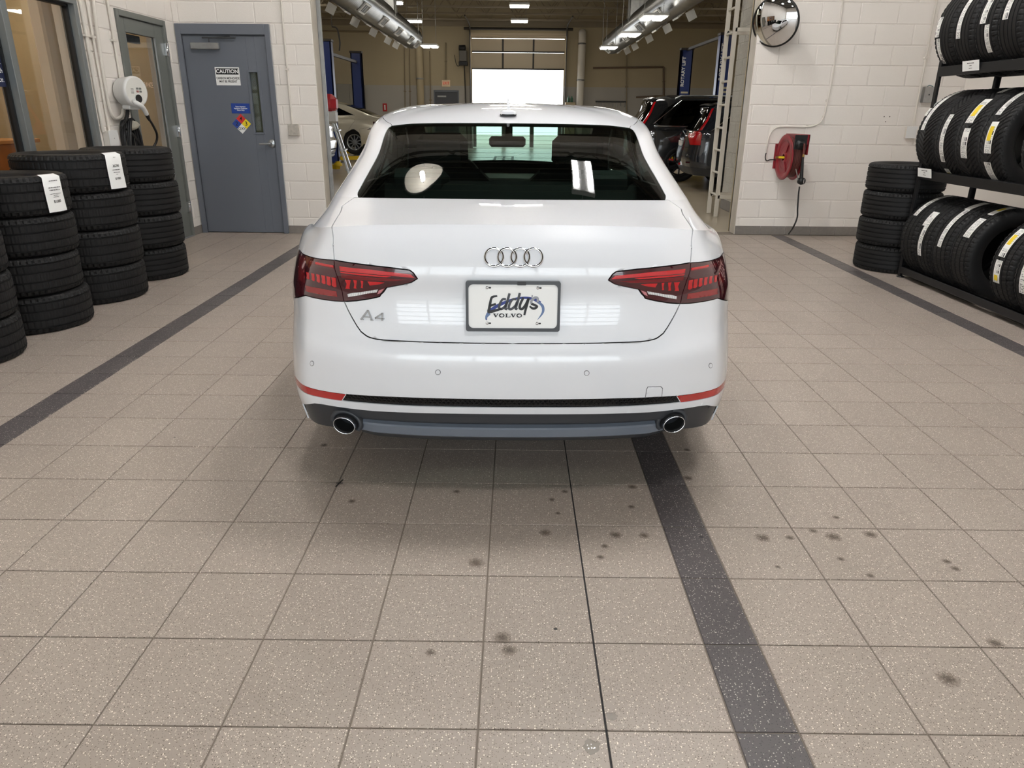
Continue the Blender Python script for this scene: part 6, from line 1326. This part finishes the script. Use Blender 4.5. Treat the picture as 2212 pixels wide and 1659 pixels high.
# ---------------------------------------------------------------- other cars
def recolour(o, m, par):
    c = o.copy(); c.data = o.data.copy(); c.data.materials.clear(); c.data.materials.append(m); COL.objects.link(c); c.parent = par; return c
M_gold = mat('gold_paint', lin(216, 209, 190), .25, .3, coat=1.); M_silv = mat('silver_paint', lin(196, 198, 200), .22, .6, coat=1.)
def other_sedan(label, loc, rz, m, z):
    t = thing('sedan', label, 'car', (loc[0], loc[1], z), (0, 0, rz))
    for o in list(car.children):
        nm = o.name.split('.')[0]
        if nm in ('trunk_lid', 'rear_bumper', 'roof', 'hood', 'front_bumper', 'quarter_panel', 'rear_door', 'front_door', 'front_fender', 'door_mirror'): recolour(o, m, t)
        elif nm in ('rear_window', 'windscreen', 'side_window', 'inner_shell', 'underbody', 'outer_tail_lamp', 'inner_tail_lamp', 'bumper_reflector', 'diffuser', 'lower_grille', 'seat', 'dashboard'): dup(o, parent=t)
        elif nm == 'wheel': dup(o, parent=t)
    for s in (-1, 1):
        for y in (1.95, 3.05): MB().cbox(s*.925-.012, s*.925+.012, y-.10, y+.10, .80, .825, .006).obj('door_handle', M_chrome, t)
        b = MB(); q = [(-5.3, 10.09), (-6.5, 10.07), (-8, 10.06), (-9.9, 10.06)]; P = LO([s*abs(a[0]) for a in q], [a[1] for a in q]); b.tube([tuple(p+np.array([s*.004, 0, 0])) for p in P], .007, 6).obj('belt_moulding', M_chrome, t)
    return t
other_sedan('gold sedan raised slightly on the left workshop lift', (-3.62, 22.0), R90, M_gold, .17).scale = (1.04, 1.02, 1.05)
other_sedan('silver sedan on a lift at the left edge of the workshop opening', (-3.95, 15.5), R90, M_silv, .16)
# ---------------------------------------------------------------- dark SUVs
def suv_loft(L=4.95, W=.98, H=1.75):
    tx = TPL[:, 0]/.921; ty = TPL[:, 1]*L/4.70
    fr = np.clip((ty-2.4)/(L-2.4), 0, 1); re = np.clip(1-ty, 0, 1)
    def rg(w, y0, zr, zs, zf, yf=0.):
        P = np.zeros((15, 3)); P[:, 0] = tx*w; P[3:6, 0] += np.array([.02, .05, .04]); P[:, 1] = ty+y0*re+yf*fr; P[3:6, 1] -= np.array([.03, .06, .06]); P[:, 2] = zs+(zr-zs)*re**.7+(zf-zs)*fr**1.5; return P
    def up(rows): return _A(rows)*_A([W/.98, L/4.95, H/1.75])
    g6 = [(0, .12, 1.14), (.30, .13, 1.14), (.55, .15, 1.135), (.72, .20, 1.13), (.80, .30, 1.125), (.86, .52, 1.12), (.885, .95, 1.115), (.89, 1.5, 1.105), (.885, 2.4, 1.085), (.87, 3.1, 1.07), (.82, 3.5, 1.07), (.70, 3.75, 1.08), (.50, 3.87, 1.09), (.28, 3.93, 1.10), (0, 3.95, 1.10)]
    g7 = [(0, .30, 1.40), (.28, .31, 1.40), (.50, .33, 1.40), (.66, .38, 1.40), (.735, .48, 1.40), (.79, .70, 1.405), (.815, 1.1, 1.41), (.82, 1.6, 1.405), (.815, 2.4, 1.39), (.80, 2.9, 1.37), (.76, 3.15, 1.36), (.66, 3.32, 1.36), (.48, 3.40, 1.37), (.26, 3.45, 1.38), (0, 3.46, 1.38)]
    g8 = [(0, .42, 1.655), (.25, .425, 1.655), (.46, .44, 1.65), (.58, .50, 1.645), (.64, .62, 1.648), (.68, .85, 1.658), (.70, 1.2, 1.67), (.705, 1.7, 1.675), (.70, 2.3, 1.665), (.68, 2.6, 1.65), (.65, 2.75, 1.64), (.56, 2.86, 1.635), (.42, 2.91, 1.645), (.22, 2.94, 1.65), (0, 2.95, 1.65)]
    g9 = [(x*.82, .42+(y-.42)*.86+.18, 1.72) for x, y, z in g8]; g10 = [(x*.05, 1.4+.15*i/14, 1.745) for i, (x, y, z) in enumerate(g8)]
    return Loft([rg(W*.95, .12, .30, .24, .26, -.06), rg(W, .02, .46, .40, .40), rg(W, .0, .62, .58, .56), rg(W*.995, .03, .80, .76, .70, -.02), rg(W*.98, .06, .98, .95, .88, -.05), rg(W*.955, .10, 1.08, 1.05, .98, -.25), up(g6), up(g7), up(g8), up(g9), up(g10)], (6,))
def suv(label, loc, rz, paint, L, W, H, lampL):
    lo = suv_loft(L, W, H); t = thing('suv', label, 'car', loc, (0, 0, rz))
    lamp = [(-2.9, 3.2), (-4.5, 3.25), (-4.45, 4.4), (-4.0, 5.3), (-3.80, 6.1), (-3.60, 7.85), (-3.22, 7.85), (-3.22, 6.1), (-3.05, 5.2), (-2.8, 4.5), (-1.8 if lampL else -2.85, 4.45), (-1.8 if lampL else -2.85, 4.1)]
    def arch(sc, ss, tt): return [(sc+ss*math.cos(a), max(0, tt*math.sin(a))) for a in np.linspace(0, math.pi, 13)]
    rg = [('lamp', lamp), ('spoil', [(0, 8.0), (-3.2, 8.0), (-3.3, 8.35), (0, 8.4)]), ('rglass', [(0, 6.06), (-2.6, 6.06), (-3.05, 6.3), (-3.1, 7.6), (-2.9, 7.9), (0, 7.94)]), ('sg', [(-4.75, 6.35), (-5.2, 6.12), (-10.1, 6.1), (-9.6, 7.2), (-9.2, 7.8), (-5.6, 7.85), (-5.0, 7.3)]), ('wsc', [(-11, 6.08), (-14, 6.08), (-14, 7.92), (-11, 7.9)]), ('ar', arch(-6.55, .62, 3.1)), ('af', arch(-10.05, .6, 3.1)), ('cut', [(0, 0), (-6.0, 0), (-6.0, .85), (0, .95)]), ('gate', [(0, 2.9), (-2.75, 2.95), (-2.85, 4.1), (-3.1, 8.0), (0, 8.0)]), ('door', [(-6.95, 1.0), (-9.4, 1.0), (-9.5, 6.0), (-6.4, 6.0)]), ('body', [(0, 0), (-14, 0), (-14, 10), (0, 10)])]
    sg = [-round(x, 3) for x in np.concatenate([np.arange(0, 7, .16), np.arange(7.25, 14.1, .25)])]; sg[-1] = -14.0; tg = sorted(set([round(x, 3) for x in np.arange(0, 10.01, .2)]+[6.0, 10.0]))
    ST2, F2, L2 = body_panels(lo, rg, sg, tg, (6.0,), d=.1); I = {n: i for i, (n, _) in enumerate(rg)}
    def pn(nm, k, m, weld, **kw):
        for sd in ((-1,) if weld else (-1, 1)): mobj(nm, panel_mesh(lo, ST2, F2, L2, [I[k]], mirror='weld' if weld else None, side=sd, creases=(6.0,), name=nm, **kw), m, t)
    gl = glass_mat('suv_glass', (.03, .035, .035), 1.5)
    pn('body', 'body', paint, True, gap=.003); pn('tailgate', 'gate', paint, True, gap=.003); pn('door', 'door', paint, False, gap=.003); pn('lower_cladding', 'cut', M_difdark, True)
    pn('rear_window', 'rglass', gl, True); pn('side_window', 'sg', gl, False); pn('windscreen', 'wsc', gl, True); pn('spoiler', 'spoil', M_trim, True, off=.03); pn('tail_lamp', 'lamp', mat('suv_lamp', (.50, .006, .010), .12, coat=1., bump=(60, .3)), False, off=.004)
    mobj('inner_shell', panel_mesh(lo, ST2, F2, L2, [i for n, i in I.items() if n not in ('ar', 'af')], mirror='weld', off=-.03, gap=0, rim=0, name='inner_shell'), M_void, t)
    b = MB()
    for s in (-1, 1):
        q = np.linspace(5.2, 9.3, 12); P = lo(s*q, np.full(12, 8.25)); b.tube([(p[0], p[1], p[2]+(.0 if i in (0, 11) else .055)) for i, p in enumerate(P)], .018, 8).obj('roof_rail', M_alu, t); b = MB()
        q = np.concatenate([np.linspace(4.85, 10, 14)]); P = lo(s*q, np.full(14, 6.06)); MB().tube([tuple(p+np.array([s*.006, 0, 0])) for p in P], .011, 6).obj('window_trim', M_chrome, t)
        P = lo(s*np.linspace(4.72, 5.7, 6), np.linspace(6.2, 7.88, 6)); MB().tube([tuple(p+np.array([s*.006, 0, 0])) for p in P], .010, 6).obj('window_trim', M_chrome, t)
    MB().cbox(-.16, .16, -.012, .012, .88*H/1.75, .98*H/1.75, .004, Matrix.Translation((0, .03, 0))).obj('license_plate', M_white, t)
    MB().cbox(-.5, .5, .0, .02, 1.075*H/1.75, 1.095*H/1.75, .004, Matrix.Translation((0, .07, 0))).obj('tailgate_trim', M_chrome, t)
    for s in (-1, 1): MB().cbox(s*.62-.10, s*.62+.10, -.005, .03, .52*H/1.75, .56*H/1.75, .004, Matrix.Translation((0, .06, 0))@Matrix.Rotation(-s*.18, 4, 'Z')).obj('bumper_reflector', M_reflex, t)
    yr, yf = lo([6.55], [1.5])[0][1], lo([10.05], [1.5])[0][1]
    for s in (-1, 1):
        for y in (yr, yf):
            w = thing('wheel'); w.parent = t; w.location = (s*(W-.14), y, .375); w.rotation_euler = (0, R90 if s > 0 else -R90, 0); mobj('wheel_tire', TY_B, M_rubber, w); rim_disc(w, .255, .06)
    MB().box(-W+.1, W-.1, .5, L-.5, .26, .34).obj('underbody', M_void, t)
    return t
suv('black SUV with tall red tail lamps parked behind the dark blue one', (2.52, 15.95, 0), -R90, mat('suv_black', lin(30, 32, 35), .12, coat=1.), 4.95, .98, 1.75, False)
suv('dark blue SUV parked nearest the fixed ladder', (3.28, 13.75, 0), -R90-math.radians(4), mat('suv_blue', lin(28, 33, 42), .12, coat=1.), 4.69, .95, 1.60, True)
# ---------------------------------------------------------------- lamps over the service drive
for y, ny in ((-.8, 'above the camera'), (2.8, 'above the sedan'), (6.0, 'nearest the workshop')): strip_light(1.02, y, 5.3, f'added white twin strip light under the service drive roof, {ny}', .80)
for x, nx in ((-.9, 'left of the one above the sedan'), (2.2, 'right of the one above the sedan')): strip_light(x, 2.6, 5.3, f'added white twin strip light under the service drive roof, {nx}', .62)  # two extra lamps added for top light and a deeper car shadow
# round high bay with white reflector, left of the strip lights
hb_ = thing('high_bay_light', 'round white reflector lamp under the service drive roof', 'light', (-1.2, 5.8, 5.2))
MB().lathe([(.33, 0), (.31, .03), (.19, .18), (.06, .22), (0, .22)], 40).obj('reflector', mat('reflector_white', lin(236, 232, 222), .6), hb_); MB().lathe([(.332, -.006), (.38, -.004), (.38, .012), (.332, .012)], 40, closed=True).obj('rim', M_black, hb_)
MB().lathe([(0, -.02), (.035, -.02), (.04, .02), (.04, .12), (.03, .18)], 16).obj('bulb', emis_mat('bulb', (1, .96, .90), 300), hb_); MB().tube([(0, 0, .2), (0, 0, ZT-5.2)], .012, 8).obj('hanger', M_steel, hb_)
